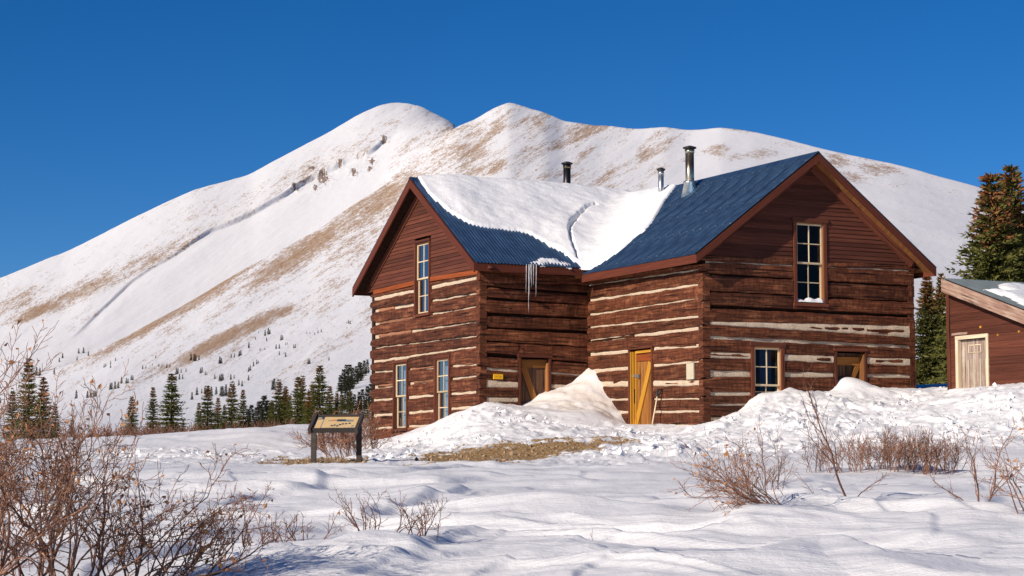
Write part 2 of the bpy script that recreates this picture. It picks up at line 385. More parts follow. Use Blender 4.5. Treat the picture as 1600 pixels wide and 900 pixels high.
def build_log_wall(w, xl, xr, top, gaps, bot, s_lo, s_hi, ops, tl, th, name='log_wall'):
    """gaps: (top_left, bottom_left, top_right, bottom_right, kind) picture heights at the columns xl and xr"""
    core = MB(); zs = sorted({z for o in ops for z in o[2:]})
    zmin, zmax = Z0-.6, max(w.pix(xl, top[0])[1], w.pix(xr, top[1])[1])+.05
    lv = [zmin]+[z for z in zs if zmin < z < zmax]+[zmax]
    for z0, z1 in zip(lv[:-1], lv[1:]):
        cs = [s_lo+.08]; zz = (z0+z1)/2
        for o in sorted(o for o in ops if o[2] < zz < o[3]):
            w.box(core, cs[-1], o[0], -.17, -.075, z0, z1); cs.append(o[1])
        w.box(core, cs[-1], s_hi-.08, -.17, -.075, z0, z1)
    root = core.build(name, M['core'], house)
    ln = []
    for g in gaps:
        ln.append((lin(w.pix(xl, g[0]), w.pix(xr, g[2])), lin(w.pix(xl, g[1]), w.pix(xr, g[3]))))
    tops = [lin(w.pix(xl, top[0]), w.pix(xr, top[1]))]+[b for a, b in ln]
    bots = [a for a, b in ln]+[lin(w.pix(xl, bot[0]), w.pix(xr, bot[1]))]
    for t, b in zip(tops, bots):
        for p, q, t2, b2 in cut(s_lo, s_hi, t, b, ops):
            log_mesh(w, p, q, t2, b2, tl and p == s_lo, th and q == s_hi).build('log', M['log'], root)
    for g, (a, b) in zip(gaps, ln):
        kind = g[4]
        if kind == 'dark': continue
        d = {'w': .004, 'thin': -.03, 'thick': .036}[kind]
        for p, q, t2, b2 in cut(s_lo+.13, s_hi-.13, a, b, ops):
            n = max(3, int((q-p)/.10)); S = np.linspace(p, q, n+1); sd = random.random()*500
            e1, e2, e3 = (.012*fbm(S*2.2, S*0+sd+k*40, 3) for k in range(3)); mb = MB(); vs = []
            for i, x in enumerate(S):
                T, B = t2(x)+.03+e1[i]*.5, b2(x)-.03+e2[i]*.5; f = d+e3[i]
                if kind == 'thin' and w.k == 'B': T = b2(x)+.012+e1[i]*1.1; f -= .012
                m = (T+B)/2; h = (T-B)/2
                if kind == 'thick': h -= .026
                for dd, qq in ((-.08, -1), (f-.02, -1), (f, -.6), (f+.006, .1), (f-.004, .65), (f-.025, 1), (-.08, 1)): vs.append(w.P(x, dd, m+qq*h))
            k = 7; fs = [(i*k+j, (i+1)*k+j, (i+1)*k+j+1, i*k+j+1) for i in range(n) for j in range(k-1)]+[tuple(range(k)), tuple(range(n*k+k-1, n*k-1, -1))]
            mb.add(vs, fs); mb.build('chinking', M['chink'], root)
    return root
def sliver(w, root, p0, p1, th, mat='log', d=.035):   # thin slat of wood pressed into a wide joint, picture ends
    a, b = w.pix(*p0), w.pix(*p1)
    if a[0] > b[0]: a, b = b, a
    t = lin((a[0], a[1]+th/2), (b[0], b[1]+th/2)); bo = lin((a[0], a[1]-th/2), (b[0], b[1]-th/2))
    log_mesh(w, a[0], b[0], t, bo, 0, 0, d).build('slat', M[mat], root)

def opening(w, tl, tr, bl, br):
    a, b, c, d = w.pix(*tl), w.pix(*tr), w.pix(*bl), w.pix(*br)
    s = sorted([(a[0]+c[0])/2, (b[0]+d[0])/2]); return (s[0], s[1], (c[1]+d[1])/2, (a[1]+b[1])/2)
def window(w, op, casing=.10, mat='trim', cols=2, split=.5, glass='glass', header=.0, curtain=None, bottom=None, lower_gap=.035):
    """op is the hole (s0,s1,z0,z1); casing boards outside it, two sashes of 2x2 panes in it"""
    s0, s1, z0, z1 = op; mb = MB()
    w.box(mb, s0-casing, s0, -.02, .075, z0-.02, z1+.02); w.box(mb, s1, s1+casing, -.02, .075, z0-.02, z1+.02)
    fr = mb.build('window', M[mat], house)
    mb = MB(); w.box(mb, s0-casing-.03-header*.2, s1+casing+.03+header*.2, -.02, .092, z1+.02, z1+.02+casing+header*.3); mb.build('header_board', M[mat], fr)
    mb = MB(); w.box(mb, s0-casing-.02, s1+casing+.02, -.02, .10, z0-.02-casing*.8, z0-.02); mb.build('sill', M[mat], fr)
    mb = MB()
    for a, b in ((s0-.03, s0+.012), (s1-.012, s1+.03)): w.box(mb, a, b, -.17, .055, z0-.015, z1+.015)
    w.box(mb, s0+.012, s1-.012, -.17, .055, z1-.012, z1+.018); w.box(mb, s0+.012, s1-.012, -.17, .055, z0-.018, z0+.012)
    mb.build('jamb', M['soffit' if w.k == 'B' else mat], fr)
    a0, a1 = s0+.013, s1-.013; zm = z0+(z1-z0)*split; st, mu = .040, .024
    for (q0, q1, d) in ((zm-.02, z1-.013, .012), (z0+.013, zm+.015, -.030)):
        if d < 0: q1 = zm+.012
        mb = MB()
        w.box(mb, a0, a0+st, d-.03, d, q0, q1); w.box(mb, a1-st, a1, d-.03, d, q0, q1)
        w.box(mb, a0+st, a1-st, d-.03, d, q1-st, q1); w.box(mb, a0+st, a1-st, d-.03, d, q0, q0+st)
        sh = mb.build('sash', M['cream'], fr)
        zc, sc = (q0+q1)/2, (a0+a1)/2
        mb = MB(); w.box(mb, sc-mu/2, sc+mu/2, d-.028, d-.003, q0+st, q1-st); mb.build('muntin', M['cream'], fr)
        mb = MB(); w.box(mb, a0+st, sc-mu/2, d-.026, d-.005, zc-mu/2, zc+mu/2); w.box(mb, sc+mu/2, a1-st, d-.026, d-.005, zc-mu/2, zc+mu/2); mb.build('muntin', M['cream'], fr)
        for sa, sb in ((a0+st, sc-mu/2), (sc+mu/2, a1-st)):
            for za, zb in ((q0+st, zc-mu/2), (zc+mu/2, q1-st)):
                mb = MB(); t = random.uniform(-.0025, .0025); t2 = random.uniform(-.0025, .0025)
                p = [(sa, d-.018+t, za), (sb, d-.018-t, za), (sb, d-.018-t+t2, zb), (sa, d-.018+t+t2, zb)]
                mb.add([w.P(*x) for x in p], [(0, 1, 2, 3)]); mb.build('pane', M[glass], fr)
    if curtain:
        mat_, c0, c1 = curtain; n = 14; vs = []
        for i in range(n+1):
            x = s0+(s1-s0)*(c0+(c1-c0)*i/n); dd = -.24+.02*math.sin(i*2.1)
            vs += [w.P(x, dd, z0-.05), w.P(x+.01*math.sin(i), dd, z1+.05)]
        mb = MB(); mb.add(vs, [(2*i, 2*i+2, 2*i+3, 2*i+1) for i in range(n)]); mb.build('curtain', M[mat_], fr, True)
    return fr

# openings of the four seen walls -------------------------------------------------
opA1u = opening(WA1, (649.5, 382), (670.5, 377.5), (650.5, 492), (671, 487.5))
opA1a = opening(WA1, (616.5, 569), (635.5, 567), (617, 670), (636, 668.5))
opA1b = opening(WA1, (680.5, 562), (701, 559.5), (681.5, 664), (702.5, 661.5))
opB1 = opening(WB1, (813, 560), (858, 561), (813, 668), (858, 668))
opA2 = opening(WA2, (984.5, 549), (1019, 545), (984.5, 669), (1019, 668))
opB2u = opening(WB2, (1244.5, 348), (1287, 350), (1244, 472.5), (1286, 473.5))
opB2l = opening(WB2, (1178.5, 542), (1220, 543.5), (1178.5, 624), (1220, 625))
opB2d = opening(WB2, (1307, 550), (1352, 552), (1307, 650), (1352, 650))

def grow(o, k): return (o[0]-k, o[1]+k, o[2]-k, o[3]+k)
# ---- wall A1: left gable front
gA1 = [(463, 470, 430.5, 437.5, 'w'), (482, 489, 456, 460, 'thin'), (502.8, 508.3, 477, 480.5, 'thin'), (522, 529, 501, 504, 'thin'), (541.5, 544.5, 523.5, 526.5, 'thin'),
       (562.5, 567, 540, 543.5, 'w'), (579, 583, 566, 571, 'thin'), (601, 608, 585, 590, 'thin'), (622.5, 627.5, 610.5, 615, 'w'), (646.7, 652, 633, 638.5, 'w'), (667.5, 671, 658, 663, 'w'), (686, 691, 681, 686, 'w')]
rA1 = build_log_wall(WA1, 587, 743, (459.5, 428.5), gA1, (712, 706), LA2-.05, LA2+WL+.05, [grow(opA1u, .095), grow(opA1a, .085), grow(opA1b, .085)], True, True)
for p0, p1, th in (((590, 485.3), (614, 480.5), .09), ((592, 505.5), (643, 497), .06), ((590, 525), (641, 517.5), .075), ((642, 577), (676, 572.5), .045), ((645, 598), (676, 594), .06), ((589, 604), (613, 600), .06), ((708, 569), (740, 566.5), .035)):
    sliver(WA1, rA1, p0, p1, th, 'filler', .012)
# ---- wall B1: short wall under the snowy valley
gB1 = [(442, 444, 445.5, 447, 'dark'), (446, 449, 457, 462, 'thin'), (463, 469, 475.5, 478, 'thin'), (487, 494, 496, 500, 'thin'), (510, 514, 516.5, 523, 'thin'), (531.5, 535, 541, 543.5, 'thin'),
       (549, 558, 566.5, 569, 'thin'), (573.5, 579, 584.5, 588.5, 'w'), (593, 606, 603.5, 608, 'thick'), (619.6, 629, 622, 629, 'thick'), (644, 648, 645, 650, 'w')]
rB1 = build_log_wall(WB1, 757, 917, (420, 434), gB1, (672, 672), -LB1-.05, .02, [grow(opB1, .07)], True, False)
# ---- wall A2: long eave wall of the right wing
gA2 = [(444.3, 446.6, 420, 423.3, 'w'), (467, 471.5, 442.8, 447.4, 'w'), (490.2, 494, 465, 467.4, 'w'), (509.5, 513, 492.6, 497, 'w'), (530, 535.5, 510, 516.7, 'w'), (550.8, 556.7, 535.3, 542.5, 'w'),
       (577.5, 584, 563, 566.3, 'w'), (596, 605, 594, 603, 'thick'), (622.5, 627, 621.5, 625.3, 'w'), (641, 648, 640.5, 645, 'w'), (664, 669, 662.5, 667, 'w')]
rA2 = build_log_wall(WA2, 920, 1088, (433, 412.5), gA2, (690, 688), -.05, LA2-.0, [grow(opA2, .055)], True, False)
sliver(WA2, rA2, (923, 533.5), (990, 524.5), .022); sliver(WA2, rA2, (1025, 600), (1086, 597.5), .04); sliver(WA2, rA2, (1030, 541), (1086, 539), .03); sliver(WA2, rA2, (958, 597.5), (978, 596.5), .03)
# ---- wall B2: right gable front
gB2 = [(408, 410.3, 421.5, 424, 'w'), (426, 430, 445, 449, 'thin'), (453, 456, 470, 473.3, 'thin'), (475, 482, 490.8, 496.5, 'thin'), (501.7, 507.5, 508, 527, 'thick'), (523.3, 530, 539, 545, 'w'),
       (549.3, 559, 559.5, 571.7, 'thick'), (578, 589, 584.5, 591, 'w'), (612.4, 619.6, 608.5, 613.5, 'w'), (630, 634.7, 629, 633, 'w'), (651.6, 658.7, 651, 656, 'w')]
rB2 = build_log_wall(WB2, 1108, 1415, (398, 413.5), gB2, (685, 685), -.05, LB2+.02, [grow(opB2u, .10), grow(opB2l, .10), grow(opB2d, .07)], True, False)
z_ = Z0-.3
while z_ < ZER-.1:      # ends of the unseen end wall's logs, stacked at the right corner
    h_ = .30+random.uniform(-.05, .05); mb = MB(); j_ = random.uniform(-.012, .012)
    WB2.box(mb, LB2-.13+j_, LB2+.04+j_, -.16, .045+j_, z_, z_+h_-.012); mb.build('log_end', M['log'], rB2); z_ += h_
for p0, p1, th in (((1235, 509.5), (1286, 513), .055), ((1289, 513.5), (1350, 515.5), .11), ((1354, 517), (1412, 519), .11), ((1276, 561.5), (1297, 562), .05), ((1368, 563.5), (1410, 565), .06), ((1109, 553.3), (1171, 556), .03), ((1310, 421), (1405, 427), .02), ((1320, 472), (1405, 476.5), .06)):
    sliver(WB2, rB2, p0, p1, th, 'log', .045)

# unseen walls, floor: plain log cores closing the box
mb = MB()
mb.box((-LB1-.02, VBACK-.16, -.5), (LB2, VBACK, ZEL-Z0)); mb.box((LB2-.16, .1, -.5), (LB2-.001, VBACK-.17, ZER-Z0)); mb.box((-LB1+.2, .2, -.5), (LB2-.2, VBACK-.2, -.42))
mb.build('rear_wall', M['core'], house)

# ---- gables -----------------------------------------------------------------
def gable(w, s0, s1, zb0, zb1, za, op, name, pitch):
    """clapboards of a gable between the slopes; zb0/zb1 lower edge heights at s0/s1"""
    mid = (s0+s1)/2; mb = MB(); lowz = min(zb0, zb1)-.02
    zs = [z for z in (op[2]-.02, op[3]+.02)] if op else []
    lv = sorted([lowz]+[z for z in zs if lowz < z < za]+[za-.02])
    hw = lambda z: (za-z)/(za-pitch[0])*(s1-s0)/2
    for z0, z1 in zip(lv[:-1], lv[1:]):
        zz = (z0+z1)/2; segs = [(-9, 9)]
        if op and op[2] < zz < op[3]: segs = [(-9, op[0]), (op[1], 9)]
        for a, b in segs:
            q = []
            for z, order in ((z0, 0), (z1, 1)):
                h = hw(z); lo, hi = max(a, mid-h), min(b, mid+h); q.append((lo, hi, z))
            if q[0][0] >= q[0][1]: continue
            (l0, h0, _), (l1, h1, _) = q; h1 = max(h1, l1)
            p = [(l0, z0), (h0, z0), (h1, z1), (l1, z1)]
            mb.hexa([w.P(x, -.12, z) for x, z in p]+[w.P(x, -.04, z) for x, z in p])
    root = mb.build(name, M['core'], house)
    ex = .104; z = za-.06
    rows = []
    while z > lowz-.2:
        rows.append((z-ex, z)); z -= ex
    for z0, z1 in rows:
        jz = random.uniform(-.006, .006)
        zl0 = z0+jz; parts = [(mid-hw(z0), mid+hw(z0))]
        zc = (z0+z1)/2
        if op and op[2]-.1 < zc < op[3]+.1:
            parts = [(parts[0][0], op[0]-.08), (op[1]+.08, parts[0][1])]
        for a, b in parts:
            lo_t, hi_t = max(a, mid-hw(z1)), min(b, mid+hw(z1))
            lo_b, hi_b = a, b
            # lower edge of the clapboards follows the top log
            zb = lambda x: zb0+(zb1-zb0)*(x-s0)/(s1-s0)
            if z1 < min(zb(lo_b), zb(hi_b)): continue
            q = [(lo_b, max(zl0, zb(lo_b))), (hi_b, max(zl0, zb(hi_b))), (max(hi_t, lo_t), max(z1+.012, zb(hi_b)+.001)), (lo_t, max(z1+.012, zb(lo_b)+.001))]
            if hi_b-lo_b < .05: continue
            mb = MB(); o = random.random()*50; fo = .052+random.uniform(-.004, .005); bo = .028
            pr = [w.P(q[0][0], fo, q[0][1]), w.P(q[1][0], fo, q[1][1]), w.P(q[2][0], bo, q[2][1]), w.P(q[3][0], bo, q[3][1])]
            bk = [w.P(x, -.03, zz) for x, zz in q]; uv = [(x+o, zz+o) for x, zz in q]
            mb.hexa(bk+pr, uv+uv); mb.build('siding_board', M['siding'], root)
    return root
a, b = WA1.pix(587, 455), WA1.pix(743, 423.5); f = lin(a, b)
gblA = gable(WA1, LA2, LA2+WL, f(LA2), f(LA2+WL), ZAL-.05, grow(opA1u, .02), 'gable', (ZEL-.05,))
a, b = WB2.pix(1108, 399), WB2.pix(1415, 414); f2 = lin(a, b)
gblB = gable(WB2, 0, LB2, f2(0), f2(LB2), ZAR-.05, grow(opB2u, .02), 'gable', (ZER-.05,))
# red belt board under the left gable siding, cut by the window
for a, b in (((583.5, 456.8), (648, 441.7)), ((672, 436), (746, 424.8))):
    mb = MB(); WA1.slab(mb, WA1.pix(*a, .07), WA1.pix(*b, .07), .115, .02, .072); mb.build('belt_board', M['redtrim'], gblA)
# frieze boards up the slopes
for w, root, s0, s1, ze, za in ((WA1, gblA, LA2, LA2+WL, ZEL, ZAL), (WB2, gblB, 0, LB2, ZER, ZAR)):
    m_ = (s0+s1)/2; k = .24
    for s in (s0, s1):
        mb = MB(); g = 1 if s < m_ else -1
        w.slab(mb, (s+g*.02, ze-k), (m_-g*.0, za-k-.03), .19, .03, .082); mb.build('frieze_board', M['trim'], root)

window(WA1, opA1u, .065, curtain=None); window(WA1, opA1a, .075, curtain=('curtain', .52, 1.0)); window(WA1, opA1b, .075, curtain=('curtain', .5, 1.0))
wu = window(WB2, opB2u, .085, 'trim', header=.05, glass='dimglass'); window(WB2, opB2l, .095, 'trim', split=.28, glass='dimglass', curtain=('bluecurtain', .45, .9))

ss_ = MB(); n_w = 14; vs_w = []
for i in range(n_w+1):
    x = opB2u[0]+.02+(opB2u[1]-opB2u[0]-.04)*i/n_w; hgt = .075+.02*math.sin(i*1.1)+(.03 if i > 4 else -.01)
    for dd, hh in ((-.045, 0), (-.045, hgt), (.0, hgt*.95), (.05, hgt*.55), (.07, 0)): vs_w.append(WB2.P(x, dd, opB2u[2]+.012+hh))
ss_.add(vs_w, [(i*5+j, (i+1)*5+j, (i+1)*5+j+1, i*5+j+1) for i in range(n_w) for j in range(4)]+[(0, 1, 2, 3, 4), tuple(n_w*5+k for k in (4, 3, 2, 1, 0))])
so_w = ss_.build('sill_snow', M['snow'], None, True); so_w.location = (OX, OY, Z0); so_w.rotation_euler = (0, 0, TH); tag(so_w, kind='stuff'); so_w['label'] = 'ridge of snow on the sill of the upper right window'
def door(w, op, name, plank_mat, n, casing, case_mat, d=-.07, frame=.05):
    s0, s1, z0, z1 = op; mb = MB()
    w.box(mb, s0-frame, s0+.01, -.17, .07, z0-.1, z1+.03); w.box(mb, s1-.01, s1+frame, -.17, .07, z0-.1, z1+.03)
    rt = mb.build('door', M[case_mat], house)
    mb = MB(); w.box(mb, s0-frame-.03, s1+frame+.03, -.16, .085, z1+.033, z1+.033+casing); mb.build('lintel', M['trim'], rt)
    W_ = (s1-s0-.02)/n
    for i in range(n):
        mb = MB(); w.box(mb, s0+.01+i*W_+.004, s0+.01+(i+1)*W_-.004, d-.04, d+random.uniform(-.004, .004), z0, z1-.005); mb.build('plank', M[plank_mat], rt)
    return rt
def on(w, root, name, mat, p0, p1, wd, d0, d1):
    mb = MB(); w.slab(mb, w.pix(*p0, d1), w.pix(*p1, d1), wd, d0, d1); return mb.build(name, M[mat], root)
# door on B1
dB1 = door(WB1, opB1, 'door', 'greywood', 4, .09, 'trim', -.09)
on(WB1, dB1, 'brace', 'bracewood', (815, 568), (856, 568.5), .20, -.085, -.055); on(WB1, dB1, 'brace', 'bracewood', (818.5, 574), (838, 632), .16, -.085, -.057)
mb = MB(); WB1.box(mb, opB1[1]-.05, opB1[1]-.012, -.085, .05, opB1[2], opB1[3]-.1); mb.build('stop_board', M['soffit'], dB1)
# door on A2 (lit, golden)
dA2 = door(WA2, (opA2[0]+.0, opA2[1], opA2[2], opA2[3]), 'door', 'orangewood', 3, .06, 'trim', -.055, .05)
s0, s1, z0, z1 = opA2
mb = MB()
for k in range(3): WA2.box(mb, s1-.04-k*.085, s1-.01-k*.085, -.053, .045-.025*k, z0, z1-.02)
WA2.box(mb, s0+.02, s1-.24, -.052, .03, z1-.07, z1-.012); mb.build('door_frame', M['yellowwood'], dA2)
on(WA2, dA2, 'top_panel', 'redplank', (993, 558.5), (1017.3, 557), .20, -.05, -.03)
on(WA2, dA2, 'brace', 'yellowwood', (1015.8, 566), (993.5, 664), .17, -.05, -.022)
on(WA2, dA2, 'hasp', 'steel', (987.5, 587.5), (996, 587.2), .06, -.05, .01); on(WA2, dA2, 'hasp', 'steel', (996.3, 584.8), (996.3, 591), .05, -.05, .0); on(WA2, dA2, 'handle', 'black', (991, 608), (991, 630), .05, -.05, .0)
# door on B2 (half buried, ajar boards)
dB2 = door(WB2, opB2d, 'door', 'greywood', 4, .07, 'trim', -.15)
mb = MB(); WB2.box(mb, opB2d[1]-.045, opB2d[1]-.012, -.148, .05, opB2d[2], opB2d[3]-.03); mb.build('stop_board', M['soffit'], dB2)
on(WB2, dB2, 'brace', 'bracewood', (1308, 564), (1346, 564.5), .20, -.145, -.11); on(WB2, dB2, 'brace', 'bracewood', (1341, 571), (1328, 600), .13, -.145, -.112)

# ---- roof -----------------------------------------------------------------
def P(u, v, z): return (u, v, z-Z0)
VB = VBACK+.4; UR = LB2/2
mb = MB()
def deck(p, t=.10):   # sloping slab: four upper corners (u,v,z), thickness below
    lo = [P(a, b, c-t) for a, b, c in p]; hi = [P(a, b, c-.022) for a, b, c in p]; mb.hexa(lo+hi)
zR = lambda u: ZAR-SR*abs(u-UR); zL = lambda v: ZAL-SL*abs(v-VRIDGE)
deck([(-OER, -OGR+.03, zR(-OER)), (UR, -OGR+.03, ZAR), (UR, VB, ZAR), (-OER, VB, zR(-OER))]); deck([(UR, -OGR+.03, ZAR), (LB2+OER, -OGR+.03, zR(LB2+OER)), (LB2+OER, VB, zR(LB2+OER)), (UR, VB, ZAR)])
roof = mb.build('roof', M['soffit'], house); mb = MB()
deck([(-LB1-OGL+.03, LA2-OEL, zL(LA2-OEL)), (0.2, LA2-OEL, zL(LA2-OEL)), (UR-.3, VRIDGE, ZAL), (-LB1-OGL+.03, VRIDGE, ZAL)])
deck([(-LB1-OGL+.03, VRIDGE, ZAL), (UR, VRIDGE, ZAL), (UR, VBACK+OEL, zL(VBACK+OEL)), (-LB1-OGL+.03, VBACK+OEL, zL(VBACK+OEL))])
mb.build('roof_deck', M['core'], roof)  # left wing's underside near-black: soffit shade put into the colour
def panel_mesh(name, width, length, waves, mat):
    n = waves*8; mb = MB(); vs = []
    for i in range(n+1):
        x = width*i/n; h = .013*math.cos(2*math.pi*i/8)
        vs += [(x, 0, h), (x, length, h)]
    mb.add(vs, [(2*i, 2*i+2, 2*i+3, 2*i+1) for i in range(n)]); return mb.mesh(name, mat, True)
from mathutils import Matrix
def panels(origin, along, up, total, length, mat, parent, width=.66, waves=7):
    along, up = Vector(along).normalized(), Vector(up).normalized(); nrm = along.cross(up)
    if nrm.z < 0: nrm = -nrm
    me = panel_mesh('roof_panel', width+.02, length, waves, mat); k = int(math.ceil(total/width))
    for i in range(k):
        w_ = min(width, total-i*width)
        o = link(bpy.data.objects.new('roof_panel', me), parent)
        o.matrix_local = Matrix.Translation(Vector(origin)+along*(i*width)+nrm*(.012+.003*(i % 2)))@Matrix((along, up, nrm)).transposed().to_4x4()@Matrix.Diagonal((w_/width, 1, 1, 1))
lenR = math.hypot(UR+OER+.05, SR*(UR+OER+.05)); lenL = math.hypot(WL/2+OEL+.05, SL*(WL/2+OEL+.05))
panels(P(-OER-.05, -OGR-.03, zR(-OER-.05)), (0, 1, 0), (1, 0, SR), VB+OGR, lenR, M['roofmetal'], roof)
panels(P(LB2+OER+.05, -OGR-.03, zR(LB2+OER+.05)), (0, 1, 0), (-1, 0, SR), VB+OGR, lenR, M['roofmetal'], roof)
panels(P(-LB1-OGL-.03, LA2-OEL-.05, zL(LA2-OEL-.05)), (1, 0, 0), (0, 1, SL), LB1+OGL+UR-1.9, lenL, M['roofmetal'], roof)
panels(P(-LB1-OGL-.03, VBACK+OEL+.05, zL(VBACK+OEL+.05)), (1, 0, 0), (0, -1, SL), LB1+OGL+UR, lenL, M['roofmetal'], roof)
# ridge caps
for a, b in ((P(UR, -OGR-.04, ZAR), P(UR, VB, ZAR)), (P(-LB1-OGL-.04, VRIDGE, ZAL), P(UR, VRIDGE, ZAL))):
    mb = MB(); a, b = Vector(a), Vector(b); d = (b-a).normalized(); s = Vector((-d.y, d.x, 0)); k = (SR if abs(d.y) > .5 else SL)*.16
    q = [a-s*.16+Vector((0, 0, .018-k)), a+Vector((0, 0, .045)), a+s*.16+Vector((0, 0, .018-k))]
    mb.add([*q, *(x+(b-a) for x in q)], [(0, 1, 4, 3), (1, 2, 5, 4)]); mb.build('ridge_cap', M['roofmetal'], roof)
# fascia and rake boards
def beam(name, a, b, h, t, out, mat, parent, drop=0):   # board hanging below the line a-b, thick along 'out'
    a, b, out = Vector(a), Vector(b), Vector(out).normalized(); dn = Vector((0, 0, -h)); of = Vector((0, 0, -drop)); mb = MB()
    lo = [a+of+dn, b+of+dn, b+of+dn+out*t, a+of+dn+out*t]; hi = [a+of, b+of, b+of+out*t, a+of+out*t]; L = (b-a).length; o = random.random()*9
    mb.hexa(lo+hi, [(o, o), (o+L, o), (o+L, o+t), (o, o+t), (o, o+h), (o+L, o+h), (o+L, o+h+t), (o, o+h+t)]); return mb.build(name, M[mat], parent)
eR, eL = zR(-OER), zL(LA2-OEL)
beam('fascia_board', P(-OER, -OGR, eR), P(-OER, LA2-OEL, eR), .20, .035, (-1, 0, 0), 'fascia', roof, .03)
beam('fascia_board', P(-LB1-OGL, LA2-OEL, eL), P(-OER+.02, LA2-OEL, eL), .20, .035, (0, -1, 0), 'fascia', roof, .03)
beam('fascia_board', P(LB2+OER, -OGR, eR), P(LB2+OER, VB, eR), .20, .035, (1, 0, 0), 'fascia', roof, .03)
beam('fascia_board', P(-LB1-OGL, VBACK+OEL, eL), P(UR, VBACK+OEL, eL), .20, .035, (0, 1, 0), 'fascia', roof, .03)
for u in (-OER-.035, LB2+OER+.035): beam('rake_board', P(u, -OGR, zR(u)), P(UR, -OGR, ZAR), .19, .04, (0, -1, 0), 'fascia', roof, .02)
for v in (LA2-OEL-.035, VBACK+OEL+.035): beam('rake_board', P(-LB1-OGL, v, zL(v)), P(-LB1-OGL, VRIDGE, ZAL), .23, .04, (-1, 0, 0), 'fascia', roof, .02)
# soffit lining under the gable overhangs
mb = MB()
for u0, u1 in ((-OER, UR), (UR, LB2+OER)):
    p = [(u0, -OGR, zR(u0)), (u1, -OGR, zR(u1)), (u1, -.06, zR(u1)), (u0, -.06, zR(u0))]
    mb.hexa([P(a, b, c-.135) for a, b, c in p]+[P(a, b, c-.104) for a, b, c in p])
mb.build('soffit', M['soffit'], roof)
# rows of screw heads on the right wing's seen slope
mb = MB()
for k, u in enumerate((-.30, .55, 1.35, 2.05, 2.75)):
    v = -OGR+.04
    while v < 6.5:
        z = zR(u)+.033; r = .0048
        mb.add([P(u+r, v, z), P(u, v+r, z+.002), P(u-r, v, z), P(u, v-r, z+.002), P(u-.004, v, z+.010)], [(0, 1, 4), (1, 2, 4), (2, 3, 4), (3, 0, 4)]); v += .31+.03*random.random()
tag(mb.build('roof_screws', M['galv'], roof), kind='stuff')
# chimneys
def chimney(p, r, h, mat, cap, cone):
    mb = MB(); x, y, z = p; mb.tube([(x, y, z-.25), (x, y, z+h)], [r, r], 14); o = mb.build('stove_pipe', M[mat], house, True)
    mb = MB(); mb.tube([(x, y, z+h-.10), (x, y, z+h-.02)], [r*1.12, r*1.12], 14); mb.build('collar', M[mat], o, True)
    mb = MB(); mb.tube([(x, y, z+h+.0), (x, y, z+h+.02), (x, y, z+h+.05), (x, y, z+h+.09)], [r*1.2, r*1.55, r*1.6, r*.5], 16); mb.build('cap', M['black' if cap else mat], o, True)
    if cone:
        mb = MB(); mb.tube([(x, y, z-.22), (x, y, z+.22), (x, y, z+.25), (x, y, z+.30)], [r*2.3, r*1.35, r*1.7, r*1.2], 16); mb.build('flashing', M['galv'], o, True)
q = pix_plane(886, 303, (0, 1, 0), VRIDGE+.45); chimney((q[0], q[1], q[2]-Z0-.1), .105, .93, 'soot', True, False)
q = roofR(1033, 307); chimney((q[0], q[1], q[2]-Z0), .075, .70, 'galv', True, False)
q = roofR(1078, 300); chimney((q[0], q[1], q[2]-Z0), .115, 1.14, 'tarn', True, True)

# ---- snow on the roof (lies on it: its own object)
def smax(a, b, k): h = np.clip(.5+.5*(a-b)/k, 0, 1); return b+(a-b)*h+k*h*(1-h)
pl = [roofL(*p)[:2] for p in ((655, 282), (662, 296), (680, 316), (697, 331), (715, 343), (735, 351.5), (765, 357), (800, 361.5), (838, 374), (866, 388), (888, 403), (902, 413))]
pr = [roofR(*p)[:2] for p in ((938, 414), (962, 398), (985, 380), (1008, 362), (1022, 345), (1032, 328), (1041, 312))]
vt = pr[-1][1]
poly = [tuple(p) for p in pl]+[(-OER-.08, LA2-OEL-.05)]+[tuple(p) for p in pr]+[(UR+.1, vt+.5), (UR+.35, vt+1.2), (UR+.3, VRIDGE+1.3), (UR-1.2, VRIDGE+.8), (0, VRIDGE+.6), (-1.5, VRIDGE+.7), (pl[0][0], VRIDGE+.6)]
us, vs_ = np.arange(-LB1-.4, UR+.6, .035), np.arange(1.5, VRIDGE+1.6, .035)
UU, VV = np.meshgrid(us, vs_)
nz = .14*fbm(UU*1.8, VV*1.8, 4, 5)
ins = in_poly(UU+nz*.5, VV+nz*.5, poly); dist = poly_dist(UU+nz*.5, VV+nz*.5, poly); sd = np.where(ins, dist, -dist)
base = smax(zR(UU), zL(VV), .40)
th = -.06+.13*sstep(-.03, .06, sd)+.12*sstep(0, .9, sd)+.05*fbm(UU*.5, VV*.5, 2, 13)*sstep(0, .8, sd)+.03*fbm(UU*.9, VV*.9, 3, 11)*sstep(0, .4, sd)+.012*fbm(UU*3+VV, VV*6, 3, 12)*sstep(0, .2, sd)
crk = [roofL(*p)[:2] for p in ((984, 320), (970, 326))]+[roofL(*p)[:2] for p in ((945, 332), (912, 338), (896, 348), (889, 362), (893, 374), (899, 385))]
crk = [tuple(roofL(*p, .15)[:2]) for p in ((893, 345), (890, 358), (892, 370), (897, 384))]
crk = [tuple(roofL(*p, .2)[:2]) for p in ((931, 318), (918, 322), (904, 334), (893, 347), (889.5, 360), (892, 372), (898, 384), (903, 396))]
cd = poly_dist(UU, VV, crk, False)+.025*fbm(UU*5, VV*5, 2, 21); th -= .17*(1-sstep(.0, .06, cd))
side = UU-np.interp(VV, [p[1] for p in crk][::-1] if crk[0][1] > crk[-1][1] else [p[1] for p in crk], [p[0] for p in crk][::-1] if crk[0][1] > crk[-1][1] else [p[0] for p in crk])
v0c, v1c = min(p[1] for p in crk), max(p[1] for p in crk)
